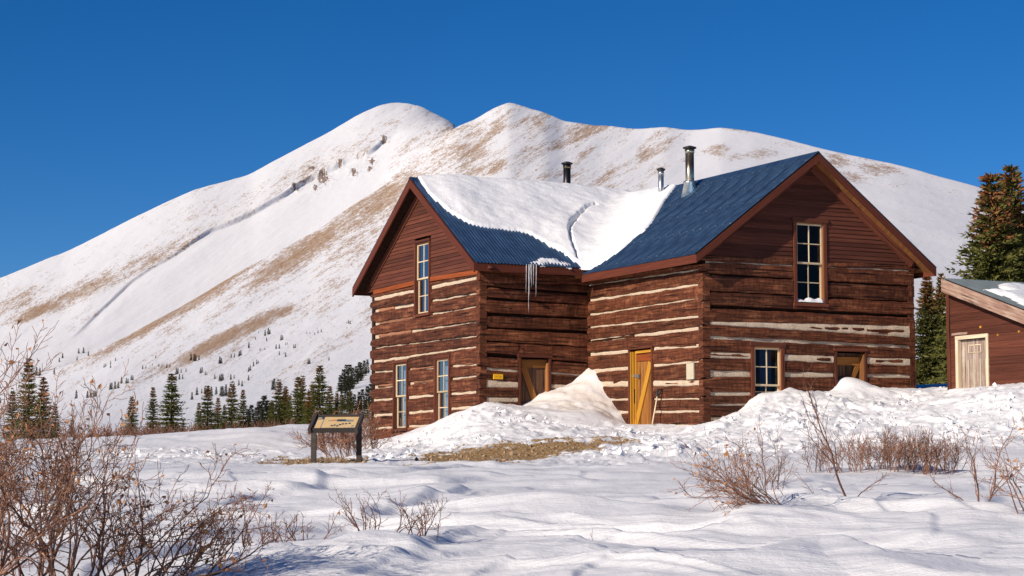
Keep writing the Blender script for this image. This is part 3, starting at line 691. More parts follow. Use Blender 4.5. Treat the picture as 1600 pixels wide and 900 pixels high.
th += .06*sstep(0, .06, -side)*(1-sstep(.2, 1.0, -side))*sstep(v0c-.1, v0c+.5, VV)*(1-sstep(v1c-.9, v1c, VV))
ZZ = base+.02+th
rs = grid_mesh('roof_snow', UU, VV, ZZ-Z0, M['snow'], None, None, sd > -.06)
rs.location = (OX, OY, Z0); rs.rotation_euler = (0, 0, TH); tag(rs, kind='stuff'); rs['label'] = 'deep snow lying in the valley between the two roofs'
def patch(name, poly, zf, T, frame, step=.03, z0=0):
    us = np.arange(min(p[0] for p in poly)-.1, max(p[0] for p in poly)+.1, step); vs = np.arange(min(p[1] for p in poly)-.1, max(p[1] for p in poly)+.1, step)
    UU, VV = np.meshgrid(us, vs); nz = .06*fbm(UU*3, VV*3, 3, 9)
    ins = in_poly(UU+nz, VV+nz, poly); d = poly_dist(UU+nz, VV+nz, poly); sd = np.where(ins, d, -d)
    ZZ = zf(UU, VV)-.03+T*np.sqrt(np.clip(sstep(-.03, .3, sd), 0, 1))+.01*fbm(UU*5, VV*5, 3, 3)
    o = grid_mesh(name, UU, VV, ZZ-z0, M['snow'], None, None, sd > -.05); o.location, o.rotation_euler = frame; tag(o, kind='stuff'); return o
HF = ((OX, OY, Z0), (0, 0, TH))
patch('eave_snow', [tuple(roofL(*p)[:2]) for p in ((815, 408), (830, 409), (845, 402), (860, 403), (893, 413), (893, 417), (860, 415), (830, 413))], lambda u, v: zL(v)+.01, .10, HF, .03, Z0)['label'] = 'small ridge of snow on the metal eave above the icicles'
# icicles on the eave
for px, y1, r in ((822.5, 458, .012), (826.5, 489, .016), (829, 440, .013), (831, 450, .012), (834, 447, .012), (838, 464, .013), (828, 462, .01)):
    a = pix_plane(px, 413, (0, 1, 0), LA2-OEL-.06); b = pix_plane(px-.7, y1, (0, 1, 0), LA2-OEL-.06); mb = MB()
    L = a[2]-b[2]; pts = [(a[0]+(b[0]-a[0])*t, a[1], a[2]-Z0-L*t) for t in np.linspace(0, 1, 9)]
    mb.tube(pts, [r*.6*(1.25-t)*(1+.25*math.sin(t*19+px)) if t < 1 else .001 for t in np.linspace(0, 1, 9)], 7); mb.build('icicle', M['ice'], roof, True)

# small things fixed to or leaning on the walls
def wallthing(name, w, x0, x1, y0, y1, d0, d1, mat, label, cat):
    a, b = w.pix(x0, (y0+y1)/2, d1), w.pix(x1, (y0+y1)/2, d1); zt, zb_ = w.pix((x0+x1)/2, y0, d1)[1], w.pix((x0+x1)/2, y1, d1)[1]
    mb = MB(); w.box(mb, min(a[0], b[0]), max(a[0], b[0]), d0, d1, zb_, zt); o = mb.build(name, M[mat]); o.location = (OX, OY, Z0); o.rotation_euler = (0, 0, TH); return tag(o, label, cat)
ys = wallthing('notice_board', WB1, 771.5, 786, 584.5, 592.5, .035, .075, 'yellowsign', 'small yellow notice fixed to the shaded logs left of the plank door', 'sign')
for k, (dx0, dx1) in enumerate(((.2, .38), (.62, .78))):
    a, b = WB1.pix(771.5+14.5*dx0, 588, .076), WB1.pix(771.5+14.5*dx1, 588, .076); mb = MB(); zc = WB1.pix(778, 588.5, .076)[1]
    WB1.box(mb, a[0], b[0], .0752, .0765, zc-.008, zc+.006); mb.build('printed_line', M['bracewood'], ys)
wallthing('cover_plate', WA2, 1072.3, 1083.5, 567.5, 592.8, .045, .075, 'beigeplate', 'blank beige plate screwed to the log wall right of the golden door', 'plate')
sv = empty('snow_shovel', tuple(to_world(*pix_plane(1019, 660, (1, 0, 0), -.35)))); tag(sv, 'snow shovel with black grip leaning beside the golden door', 'shovel')
A_, B_ = to_world(*pix_plane(1019, 664, (1, 0, 0), -.35)), to_world(*pix_plane(1027, 619, (1, 0, 0), -.14)); T_ = to_world(*pix_plane(1031, 608, (1, 0, 0), -.10)); o_ = np.array(sv.location)
mb = MB(); mb.tube([A_-o_, (A_+B_)/2-o_, B_-o_], [.019, .018, .017], 8); mb.build('shaft', M['cream'], sv, True)
mb = MB(); s_ = np.array([V2[0], V2[1], 0])*.065; m_ = B_+(T_-B_)*.25
mb.tube([B_-o_, m_-s_-o_, T_-s_-o_, T_+s_-o_, m_+s_-o_, B_-o_], [.024, .022, .020, .020, .022, .024], 7); mb.build('grip', M['black'], sv, True)
mb = MB(); dn = (A_-B_)/np.linalg.norm(A_-B_); mb.hexa([tuple(A_+dn*k+s_*j*2+np.array([U2[0], U2[1], 0])*e-o_) for k, j, e in ((0, -1, 0), (0, 1, 0), (.35, 1, -.05), (.35, -1, -.05), (0, -1, .02), (0, 1, .02), (.35, 1, -.03), (.35, -1, -.03))]); mb.build('blade', M['black'], sv)

# ------------------------------------------------------------------ ground
def wallpt(w, px, py, out=.15):
    p = pix_plane(px, py, (0, 1, 0) if w.k == 'B' else (1, 0, 0), w.c-.04)
    q = p.copy(); W_ = to_world(*p); return W_
CP = []
def base_plane(y): return -1.3+.043*np.minimum(y, 62)
def cpx(px, py, Y): p = at(px, py, Y); CP.append((p[0], p[1], p[2]))
for p in ((582, 699), (600, 694), (635, 681), (659, 669), (686, 655), (710, 647), (746, 633)): CP.append(tuple(wallpt(WA1, *p)))
for p in ((762, 628), (800, 635), (812, 634), (850, 617), (880, 606), (905, 590), (917, 579)): CP.append(tuple(wallpt(WB1, *p)))
for p in ((922, 580), (933, 587), (950, 620), (967, 643), (980, 662), (1001, 668), (1030, 662), (1060, 665), (1095, 665)): CP.append(tuple(wallpt(WA2, *p)))
for p in ((1112, 660), (1129, 653), (1161, 636), (1178, 621), (1217, 613), (1236, 606), (1258, 618), (1275, 614), (1300, 609), (1312, 594), (1345, 594), (1361, 605), (1390, 606), (1422, 607)): CP.append(tuple(wallpt(WB2, *p)))
for p in ((700, 668, 51.2), (650, 690, 53), (760, 640, 50.6), (800, 645, 50.6), (740, 655, 50), (845, 640, 51), (880, 640, 51.2), (930, 640, 51), (960, 662, 50), (900, 666, 49.2), (840, 668, 48.6), (780, 672, 48.2), (720, 680, 48.6), (670, 697, 50),
          (610, 708, 51), (640, 712, 46.5), (760, 697, 45), (850, 692, 44.5), (950, 690, 45), (1000, 678, 46.8), (1060, 680, 46), (1000, 693, 44), (1100, 690, 44), (1150, 665, 46), (1200, 640, 47.5), (1250, 636, 47.6), (1320, 628, 48), (1260, 664, 44.6), (1400, 624, 49), (1440, 609, 51.4),
          (1480, 613, 49.4), (1520, 610, 48.6), (1550, 605, 47.8), (1600, 598, 47), (1700, 596, 47), (1480, 632, 46), (1560, 625, 45), (1400, 660, 45), (1500, 660, 44), (1600, 655, 43), (1300, 700, 40), (1450, 700, 39.5), (1600, 700, 38.5),
          (1455, 602, 57), (1500, 600, 60), (430, 725, 36.6), (560, 725, 36.6), (700, 725, 36.6), (850, 725, 36.6), (1000, 724, 36.6), (480, 722, 39.5), (560, 718, 39.5), (700, 718, 40), (850, 708, 41), (420, 706, 47), (480, 700, 48), (330, 710, 46),
          (430, 679, 57), (490, 667, 61), (550, 665, 62), (340, 687, 57), (300, 690, 57), (200, 689, 58), (100, 690, 58), (0, 690, 58), (-150, 690, 58), (0, 712, 46), (150, 712, 46), (0, 735, 36), (200, 733, 36),
          (1250, 786, 21.2), (1180, 812, 20.3), (1330, 800, 21.0), (1480, 800, 21), (1150, 850, 18.2), (1320, 770, 25.5)):
    cpx(*p)
for x, y in ((-9, 30), (-5, 30), (0, 30), (5, 30), (10, 30), (-6, 22), (0, 23), (-4, 16), (0, 16), (3.5, 16), (-5, 10), (0, 10), (5, 10), (0, 4), (-12, 14), (12, 14), (-20, 30), (22, 30), (-25, 50), (-14, 4), (14, 4)):
    CP.append((x, y, base_plane(y)))
for x, y, z in ((30, 50, 2.6), (20, 62, 2.8), (12, 68, 2.7), (0, 68, 2.3), (-4, 66, 1.6), (-12, 68, 1.05), (-30, 66, 1.1), (35, 66, 2.8), (5, 56, 2.0), (1, 56, 1.9), (8, 60, 2.4)): CP.append((x, y, z))
CP = np.array(CP); cr = CP[:, 2]-base_plane(CP[:, 1])
def tps(r2): return np.where(r2 > 1e-9, r2*np.log(r2+1e-12), 0)
n_ = len(CP); A = np.zeros((n_+3, n_+3)); D2 = (CP[:, None, 0]-CP[None, :, 0])**2+(CP[:, None, 1]-CP[None, :, 1])**2
A[:n_, :n_] = tps(D2)+np.eye(n_)*.02; A[:n_, n_] = 1; A[:n_, n_+1:] = CP[:, :2]; A[n_, :n_] = 1; A[n_+1:, :n_] = CP[:, :2].T
wt = np.linalg.solve(A, np.concatenate([cr, [0, 0, 0]]))
def ground0(x, y):
    sh = np.shape(x); x = np.clip(np.ravel(x), -32, 36); y = np.clip(np.ravel(y), 2, 70); o = np.empty(len(x))
    for i in range(0, len(x), 40000):
        a, b = x[i:i+40000], y[i:i+40000]
        K = tps((a[:, None]-CP[None, :, 0])**2+(b[:, None]-CP[None, :, 1])**2); o[i:i+40000] = K@wt[:n_]+wt[n_]+wt[n_+1]*a+wt[n_+2]*b
    return (np.clip(o, -1.2, 3)+base_plane(y)).reshape(sh)
ROUGH = [(-60, 704), (300, 700), (420, 706), (560, 708), (590, 690), (640, 676), (720, 640), (745, 628), (800, 628), (835, 640), (900, 655), (975, 664), (1095, 662), (1180, 612), (1430, 604), (1600, 597), (1700, 597), (1700, 690), (1500, 705), (1300, 705), (1150, 728), (960, 735), (700, 728), (420, 728), (300, 722), (-60, 722)]
DIRT = [[(612, 728), (650, 717), (710, 705), (780, 696), (850, 688), (930, 687), (1000, 691), (930, 703), (880, 708), (830, 720), (760, 726)], [(405, 724), (450, 718), (520, 717), (572, 719), (572, 727), (470, 728)]]
def crest(*p): return [tuple(at(a, b, y)[:2]) for a, b, y in p]
DRIFTS = [(crest((1172, 822, 19.2), (1200, 796, 20.2), (1260, 784, 20.9), (1340, 782, 21.0), (1470, 800, 20.4)), .13, 1.1, .35),
          (crest((1190, 895, 15.0), (1225, 868, 15.7), (1268, 852, 16.3), (1310, 862, 16.0), (1380, 893, 15.1)), .13, .8, .16),
          (crest((520, 880, 15.4), (640, 858, 16.4), (800, 868, 16.0), (980, 890, 15.3)), .09, .8, .25),
          (crest((690, 772, 24.6), (740, 778, 24.0), (800, 800, 22.0), (860, 806, 21.6)), .09, .7, .18),
          (crest((830, 800, 21.8), (960, 790, 22.6), (1060, 796, 22.0)), .06, .8, .2), (crest((380, 872, 15.8), (440, 862, 16.2), (520, 868, 16.0)), .10, .7, .2)]
def ground_full(X, Y):
    Z = ground0(X, Y); px, py = project(X, np.maximum(Y, .5), Z)
    inr = in_poly(px, py, ROUGH); rd = poly_dist(px, py, ROUGH); rg = sstep(-14, 22, np.where(inr, rd, -rd))*sstep(33, 39, Y)*(1-sstep(57, 60, Y))
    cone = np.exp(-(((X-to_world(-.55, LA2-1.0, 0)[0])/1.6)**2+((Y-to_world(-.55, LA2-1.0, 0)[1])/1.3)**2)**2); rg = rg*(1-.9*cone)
    dm = np.zeros(X.shape)
    for poly in DIRT:
        i = in_poly(px, py, poly); d = poly_dist(px, py, poly); dm = np.maximum(dm, sstep(-9, 9, np.where(i, d, -d)+8*fbm(X*1.4, Y*1.1, 4, 48)))
    dm = dm*((Y > 36.3) & (Y < 48))
    # wind-carved drifts
    c, s = math.cos(-.42), math.sin(-.42); a, b = X*c+Y*s, -X*s+Y*c
    wa = a+.8*fbm(a*.25, b*.4, 2, 40); wb = b+.45*fbm(a*.35, b*.5, 3, 41)
    fade = (1-rg)*sstep(2, 9, Y)
    r1 = 1-np.sqrt(perlin(wa/3.8, wb/1.3, 50)**2+.003); r2 = 1-np.sqrt(perlin(wa/1.5, wb/.38, 51)**2+.006); big = fbm(wa/5.5, wb/2.0, 2, 52)
    lo = sstep(-.4, .5, perlin(a/6, b/4, 53)); near = 1-.45*sstep(26, 45, Y)
    for per, am, sd_ in ((2.5, .070, 55), (1.05, .030, 155)):
        al_ = X*.3+Y*.95
        ph_ = (X*.96-Y*.28)/per+.9*fbm(al_*.16/per*2, X*.10/per*2, 2, sd_)+.10*perlin(X*.8, Y*.45, sd_+1); fr_ = ph_-np.floor(ph_)
        Z = Z+fade*near*am*(sstep(0, .90, fr_)*(1-sstep(.90, 1., fr_))-.4)*sstep(-.2, .3, perlin(X*.33/per*2+3, Y*.13/per*2, sd_+2))
    Z = Z+fade*near*(.12*(r1**3-.35)*(.3+.9*lo)+.042*(r2**2.5-.4)*lo+.07*big+.006*fbm(X*4, Y*4, 3, 54))
    for pts, hh, wn, wf in DRIFTS:
        d = poly_dist(X, Y, pts, False); xs = [p[0] for p in pts]; fs = np.where(Y > np.interp(X, xs, [p[1] for p in pts]), wf, wn)
        Z = Z+hh*np.exp(-(d/fs)**2)*fade
    # trampled, cloddy snow
    wx_, wy_ = X+.35*fbm(X*1.3, Y*1.3, 2, 68), Y+.35*fbm(X*1.3, Y*1.3, 2, 69)
    l1 = fbm(wx_*.8, wy_*.8, 3, 60); l2 = np.abs(fbm(wx_*2.1, wy_*2.1, 3, 61)); l3 = perlin(wx_*6, wy_*5, 62); l4 = perlin(X*14, Y*11, 63)
    clod = sstep(.25, .5, perlin(wx_*3.1, wy_*2.6, 67))*sstep(-.1, .4, perlin(X*.7, Y*.7, 66))
    amp = rg*(1-.75*dm)
    Z = Z+amp*(.085*l1+.07*(l2-.3)+.075*clod+.030*l3*sstep(-.3, .4, perlin(X*.9, Y*.9, 66))+.020*l4)+.03*dm*fbm(X*9, Y*9, 3, 64)
    Z = Z+cone*(.05*fbm(a*1.2, b*3.5, 4, 65)+.02*fbm(X*5, Y*5, 3, 46))
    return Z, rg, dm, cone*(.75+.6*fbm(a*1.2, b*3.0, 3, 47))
px_in = np.arange(-70, 1671, 2.9); az_in = np.arctan((px_in-800)/F/cp)
e_ = az_in[-1]; ext = e_+np.concatenate([np.linspace(.004, .12, 24), np.linspace(.14, math.pi-.02, 60)])
AZ = np.concatenate([-ext[::-1], az_in, ext])
def rad_rows():
    r = [1.2]
    while r[-1] < 10: r.append(r[-1]*1.09)
    while r[-1] < 13: r.append(r[-1]*1.005)
    while r[-1] < 26: r.append(r[-1]*1.0029)
    while r[-1] < 40: r.append(r[-1]*1.0042)
    while r[-1] < 55.5: r.append(r[-1]+.062)
    while r[-1] < 82: r.append(r[-1]*1.0055)
    return np.array(r)
RR = rad_rows()
RG, AG = np.meshgrid(RR, AZ, indexing='ij')
GX, GY = RG*np.sin(AG), RG*np.cos(AG)
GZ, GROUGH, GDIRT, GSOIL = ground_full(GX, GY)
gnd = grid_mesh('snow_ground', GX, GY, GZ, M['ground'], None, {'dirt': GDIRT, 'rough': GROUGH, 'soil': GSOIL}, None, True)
tag(gnd, kind='structure'); gnd['label'] = 'wind carved snow covering the foreground and banked against the house'
def gz(x, y): return float(ground_full(np.array([[float(x)]]), np.array([[float(y)]]))[0][0, 0])
gcx = CP  # control points kept for reference heights

# ------------------------------------------------------------------ mountain
MPX = np.concatenate([np.linspace(-2600, -120, 60), np.arange(-100, 1701, 2.5), np.linspace(1720, 4200, 60)])
def tab(t, x=None): t = np.array(t, float); return np.interp(MPX if x is None else x, t[:, 0], t[:, 1])
def smooth(v, k):
    w = np.hanning(2*k+3)[1:-1]; w /= w.sum(); return np.convolve(np.pad(v, k, mode='edge'), w, 'valid')
SKY = [(-2600, 660), (-1200, 610), (-600, 545), (-100, 460), (0, 434), (100, 393), (200, 343), (300, 298), (390, 271), (420, 254), (500, 214), (560, 179), (590, 166), (610, 161), (632, 160), (660, 168), (690, 184), (715, 200), (760, 250), (900, 420), (1700, 600), (4200, 660)]
CREST = [(-2600, 690), (-600, 665), (-100, 640), (0, 615), (60, 592), (110, 572), (200, 526), (350, 440), (480, 368), (600, 288), (660, 240), (700, 208), (715, 198), (740, 188), (770, 171), (795, 161), (812, 164), (830, 168), (850, 172), (880, 189), (940, 199), (1000, 202), (1040, 199), (1075, 204), (1130, 199), (1180, 206), (1250, 222), (1320, 238), (1400, 255), (1470, 275), (1540, 295), (1600, 318), (1700, 345), (2400, 520), (4200, 650)]
L = []
L.append((tab([(-2600, 80), (4200, 80)]), None, tab([(-2600, 1.0), (500, 1.1), (620, 1.6), (1000, 2.4), (1400, 2.6), (4200, 2.7)])))
L.append((tab([(-2600, 135), (4200, 135)]), tab([(-2600, 695), (0, 693), (300, 688), (450, 681), (600, 664), (1400, 640), (1600, 628), (4200, 640)]), None))
L.append((tab([(-2600, 330), (4200, 330)]), tab([(-2600, 690), (0, 676), (200, 668), (450, 650), (600, 632), (1400, 602), (1600, 590), (4200, 640)]), None))
L.append((tab([(-2600, 800), (4200, 800)]), tab([(-2600, 685), (0, 645), (110, 620), (200, 600), (300, 585), (450, 560), (600, 530), (1000, 480), (1600, 500), (4200, 640)]), None))
r4 = tab([(-2600, 1500), (0, 1350), (110, 1450), (350, 1900), (600, 2300), (795, 2500), (1200, 2300), (1600, 2000), (4200, 1600)])
cr_ = smooth(tab(CREST), 5); sk = smooth(tab(SKY), 6); r4 = smooth(r4, 25)
L.append((r4, cr_, None))
dip = tab([(-2600, 2), (0, 4), (110, 12), (350, 26), (600, 30), (715, 10), (800, 60), (4200, 60)])
DIPLINE = len(L); L.append(None)
r6 = smooth(tab([(-2600, 2600), (0, 2800), (400, 3200), (630, 3600), (715, 3500), (4200, 3500)]), 25); dip = smooth(dip, 8)
corn_ = smooth(np.interp(MPX, *np.array([(108, 535), (140, 503), (165, 478), (183, 462), (205, 440), (240, 414), (265, 398), (298, 376), (330, 353), (360, 343), (400, 325), (440, 302), (480, 275), (505, 262), (540, 245), (580, 230), (600, 212), (640, 198)]).T), 5)
L.append((r6, np.maximum(sk, np.where(MPX > 712, cr_+40, 0)), None)); L.append((r6*1.25, np.maximum(sk, np.where(MPX > 712, cr_+40, 0))+60, None)); L.append((r6*0+9000, L[-1][1]*0+735, None))
def tan_el(px, py): a, b = (px-800)/F, (450-py)/F; y, z = cp-b*sp, sp+b*cp; return z/np.hypot(a, y)
Rr, Tt = [], []
L[DIPLINE] = (r4*1.13, cr_+dip, None)
for r, py, z in L: Rr.append(r); Tt.append(z/r if py is None else tan_el(MPX, py))
rows = [24, 40, 60, 150, 16, 300, 14, 6]
MR, MT = [], []
for k, n in enumerate(rows):
    t = np.linspace(0, 1, n, endpoint=(k == len(rows)-1))[:, None]; MR.append(Rr[k][None]*(1-t)+Rr[k+1][None]*t); MT.append(Tt[k][None]*(1-t)+Tt[k+1][None]*t)
MR = np.concatenate(MR); MT = np.concatenate(MT)
kk = np.hanning(11)[1:-1]; kk /= kk.sum(); pad = len(kk)//2
def rsm(a): p = np.pad(a, ((pad, pad), (0, 0)), mode='edge'); return sum(kk[i]*p[i:i+a.shape[0]] for i in range(len(kk)))
c4 = sum(rows[:4]); c6 = sum(rows[:6])
keep = np.zeros(MR.shape[0]); keep[c4-3:c4+4] = 1; keep[c6-3:c6+4] = 1
keep = np.clip(np.convolve(keep, np.ones(5)/5, 'same'), 0, 1)[:, None]
MT = MT*keep+rsm(MT)*(1-keep)
MAZ = np.arctan((MPX-800)/F/cp)[None]
MX, MY = MR*np.sin(MAZ), MR*np.cos(MAZ); MZ = MT*MR
far = sstep(150, 900, MR)
PX, PY = project(MX, MY, MZ)
def al(ang): return PX*math.cos(ang)-PY*math.sin(ang), PX*math.sin(ang)+PY*math.cos(ang)
wR = sstep(950, 1300, PX); a1, b1 = al(R(32)); a2, b2 = al(R(-12)); LA, LB = a1*(1-wR)+a2*wR, b1*(1-wR)+b2*wR
# relief: wind-scoured ribs and hollows, a cornice line above the gully, rock outcrops
lowside = sstep(70, 200, MR)
def two(sa, sb, o, seed): return fbm(a1/sa, b1/sb, o, seed)*(1-wR)+fbm(a2/sa, b2/sb, o, seed+300)*wR
MZ = MZ+far*MR*(.0010*two(300, 80, 3, 70)+.00016*two(70, 16, 3, 71)+.00006*two(14, 4.5, 2, 72))+lowside*(1-far)*MR*.0012*fbm(MX/40, MY/25, 3, 73)
CORN = [(108, 535), (140, 503), (165, 478), (183, 462), (205, 440), (240, 414), (265, 398), (298, 376), (330, 353), (360, 343), (400, 325), (440, 302), (480, 275), (505, 262), (540, 245), (580, 230), (600, 212), (640, 198)]
face = (np.arange(MR.shape[0])[:, None] > sum(rows[:5])) & (np.arange(MR.shape[0])[:, None] < c6)
cx_ = np.array(CORN)[:, 0]; cy_ = np.array(CORN)[:, 1]
below = PY+2.0*perlin(PX/45, PX*0+.5, 80)-corn_[None]; inx = sstep(100, 150, PX)*(1-sstep(560, 650, PX))
stepz = sstep(-.5, 2.5, below)*(.55+.45*(1-sstep(4, 22, below)))*(1-sstep(25, 150, below)); MZ = MZ-face*inx*stepz*MR*.0026*(.38+.62*sstep(220, 430, PX))
rockp = np.zeros(MR.shape)
for x, y, rx, ry in ((505, 272, 14, 14), (493, 288, 7, 9), (553, 262, 9, 10), (580, 245, 8, 12), (578, 258, 6, 8), (530, 252, 8, 6), (600, 215, 8, 7), (487, 262, 10, 5), (460, 290, 10, 5)):
    rockp = np.maximum(rockp, np.exp(-(((PX-x)/rx)**2+((PY-y)/ry)**2)))
rockp *= face
MZ = MZ+rockp*MR*.0016*(np.abs(fbm(PX/7, PY/7, 3, 82))-.15)
GR = [(240, 505, 170, 9, 31, 1.2), (160, 545, 110, 12, 31, .8), (470, 395, 150, 16, 33, 1.25), (330, 452, 120, 12, 31, 1.25), (590, 315, 130, 28, 34, 1.1), (700, 235, 60, 26, 38, .78), (745, 205, 40, 14, 38, .8), (560, 375, 130, 36, 34, .75), (640, 330, 90, 40, 34, .7),
      (335, 538, 90, 10, 28, 1.55), (400, 505, 60, 10, 28, 1.35), (440, 487, 30, 7, 25, 1.3), (260, 575, 60, 8, 28, .9), (230, 560, 60, 9, 30, .55), (480, 470, 50, 10, 25, .6), (350, 480, 90, 14, 33, .6), (430, 440, 100, 20, 33, .6),
      (250, 400, 160, 16, 27, .8), (130, 455, 120, 14, 24, 1.0), (60, 485, 60, 8, 20, 1.35), (30, 470, 60, 16, 22, .9), (370, 350, 120, 14, 29, .75), (480, 270, 110, 18, 30, .7), (560, 225, 70, 14, 32, .6), (300, 370, 120, 20, 27, .6), (390, 305, 60, 8, 32, .6),
      (830, 240, 90, 14, 24, .75), (880, 225, 60, 8, 18, .9), (800, 300, 70, 12, 15, .85), (860, 275, 60, 10, 18, .7), (750, 265, 50, 14, 25, .85), (810, 190, 40, 8, 20, .8), (960, 215, 40, 6, 12, .6),
      (1120, 235, 30, 9, 10, .9), (1190, 240, 40, 9, 8, .8), (1150, 245, 50, 8, 8, .7), (1310, 250, 40, 9, -8, .95), (1370, 262, 50, 11, -10, .9), (1330, 275, 60, 12, -10, .7), (1400, 290, 40, 8, -12, .5), (1230, 225, 50, 6, -8, .6), (1160, 203, 40, 5, -6, .8), (1010, 290, 30, 6, 0, .6), (980, 300, 40, 6, 0, .7), (900, 300, 40, 8, 5, .5)]
gm = np.zeros(MR.shape)+.20+.14*(1-sstep(900, 1100, PX))*sstep(-60, 60, PX-560+(PY-250)*1.2)+.34*sstep(520, 620, PX)*(1-sstep(1000, 1150, PX))*(1-sstep(330, 400, PY))*sstep(-.1, .5, fbm(a1/90, b1/22, 2, 92))+.25*sstep(-.2, .6, fbm(a1/160, b1/40, 2, 90))*(1-wR)
for x, y, rl, rw, ang, st in GR:
    c, s = math.cos(R(ang)), math.sin(R(ang)); dx, dy = PX-x, -(PY-y); A1, B1 = dx*c+dy*s, (-dx*s+dy*c)/1.45
    gm = np.maximum(gm, st*.92*np.exp(-((A1/rl)**2+(B1/rw)**2)))
bowl = face*inx*sstep(0, 6, below); gm = gm*(1-bowl*.97)*far+(.1*(1-far))
gm = gm*1.1*(PX > -400)+.3*(PX <= -400)
gm = np.where(PY > 600, gm*.8, gm)
closed_uv = np.stack([a1/100, b1/100], -1)
mnt = grid_mesh('mountain', MX, MY, MZ, M['mount'], closed_uv, {'grass': gm, 'rock': rockp, 'wr': wR, 'ua': a2/100, 'ub': b2/100})
tag(mnt, kind='structure'); mnt['label'] = 'snow covered mountain with two rounded peaks and brown grassy streaks'
# plain snow all round behind the camera, out to the horizon
ra = np.array([78, 200, 600, 2000, 6000, 12000.]); az2 = np.linspace(MAZ[0, -1]-.01, 2*math.pi+MAZ[0, 0]+.01, 70); r_, a_ = np.meshgrid(ra, az2, indexing='ij')
pl_ = grid_mesh('snow_plain', r_*np.sin(a_), r_*np.cos(a_), r_*0+np.array([.2, 0, 2, 10, 20, 20])[:, None]-1.0, M['snow']); tag(pl_, kind='structure')
PXc, PYc = project(MX, MY, MZ)
def hit(px, py):     # first visible mountain point under a picture position
    j = int(np.argmin(np.abs(MPX-px))); col = PYc[:, j]; top = np.minimum.accumulate(col)
    i = int(np.argmax((col <= py) & (np.arange(len(col)) > 20))); return np.array([MX[i, j], MY[i, j], MZ[i, j]]), MR[i, j]

# ------------------------------------------------------------------ shed
SF = at(1484.5, 612, 50.0); shed = empty('shed', (SF[0], SF[1], SF[2]-.4), TH)
tag(shed, 'small brown board shed with a lean-to metal roof and pale weathered door', 'shed'); SZ = SF[2]-.4
def sl_(P): d = np.array([P[0]-SF[0], P[1]-SF[1]]); return np.array([d@U2, d@V2, P[2]-SZ])
SCAM = sl_((0, 0, 0))
def spix(px, py, u): d = lray(px, py); t = (u-SCAM[0])/d[0]; p = SCAM+t*d; return p[1], p[2]
OS = .30
r0, r1 = spix(1474, 435.5, -OS), spix(1600, 484, -OS); rz = lin(r0, r1); vtop, vlow = r0[0], -4.6
class SW(Wall):
    def P(s, a, d, z): return (-d, a, z)
sw = SW('A', 0)
def sop(x0, x1, y0, y1): a, b = spix(x0, (y0+y1)/2, -.02), spix(x1, (y0+y1)/2, -.02); c, d = spix((x0+x1)/2, y0, -.02), spix((x0+x1)/2, y1, -.02); return (min(a[0], b[0]), max(a[0], b[0]), d[1], c[1])
od = sop(1499, 1543.5, 529, 640)
mb = MB()
def quad_wall(mb, v0, v1, z0, zf, u0, u1):
    mb.hexa([(u0, v0, z0), (u0, v1, z0), (u1, v1, z0), (u1, v0, z0), (u0, v0, zf(v0)), (u0, v1, zf(v1)), (u1, v1, zf(v1)), (u1, v0, zf(v0))])
quad_wall(mb, -4.3, od[0]-.02, -.8, lambda v: rz(v)-.12, 0.0, .1); quad_wall(mb, od[1]+.02, 0, -.8, lambda v: rz(v)-.12, 0.0, .1)
mb.hexa([(0, od[0]-.02, od[3]), (0, od[1]+.02, od[3]), (.1, od[1]+.02, od[3]), (.1, od[0]-.02, od[3]), (0, od[0]-.02, rz(od[0])-.12), (0, od[1]+.02, rz(od[1])-.12), (.1, od[1]+.02, rz(od[1])-.12), (.1, od[0]-.02, rz(od[0])-.12)])
mb.box((.1, -.1, -.8), (3.9, 0, rz(0)-.15)); mb.box((.1, -4.3, -.8), (3.9, -4.2, rz(-4.3)-.15)); mb.box((3.8, -4.2, -.8), (3.9, -.1, rz(-4.2)-.15))
swl = mb.build('shed_wall', M['core'], shed)
z = -.3
while z < rz(0):
    h = .185+random.uniform(-.008, .008)
    for a, b in ([(-4.25, od[0]-.03), (od[1]+.03, -.06)] if z+h*.5 < od[3]+.02 else [(-4.25, -.06)]):
        # clip to the sloping top
        zt = lambda v: min(z+h-.004, rz(v)-.14)
        aa = a
        while zt(aa) < z+.02 and aa < b: aa += .05
        if aa >= b-.05: continue
        n = 8; xs = np.linspace(aa, b, n+1); mb = MB(); o = random.random()*40
        for x0, x1 in zip(xs[:-1], xs[1:]):
            q = [(x0, z), (x1, z), (x1, max(zt(x1), z+.01)), (x0, max(zt(x0), z+.01))]; f = .03
            mb.hexa([(0.002, x, zz) for x, zz in q]+[(-f-(.010 if zz == z else 0), x, zz) for x, zz in q], [(x+o, zz+o) for x, zz in q]*2)
        mb.build('siding_board', M['siding'], swl)
    z += h
mb = MB(); sw.box(mb, -.10, .03, -.05, .055, -.6, rz(0)-.13); mb.build('corner_board', M['trim'], shed)
mb = MB()
sw.box(mb, od[0]-.07, od[0]+.01, -.05, .06, -.6, od[3]+.0); sw.box(mb, od[1]-.01, od[1]+.09, -.05, .06, -.6, od[3]+.0); sw.box(mb, od[0]-.07, od[1]+.09, -.05, .062, od[3]+.002, od[3]+.09)
sd_ = mb.build('door', M['palecream'], shed)
npl = 5; W_ = (od[1]-od[0]-.02)/npl
for i in range(npl):
    mb = MB(); sw.box(mb, od[0]+.01+i*W_+.003, od[0]+.01+(i+1)*W_-.003, -.10, -.06+random.uniform(-.003, .003), -.6, od[3]-.01); mb.build('plank', M['doorwood'], sd_)
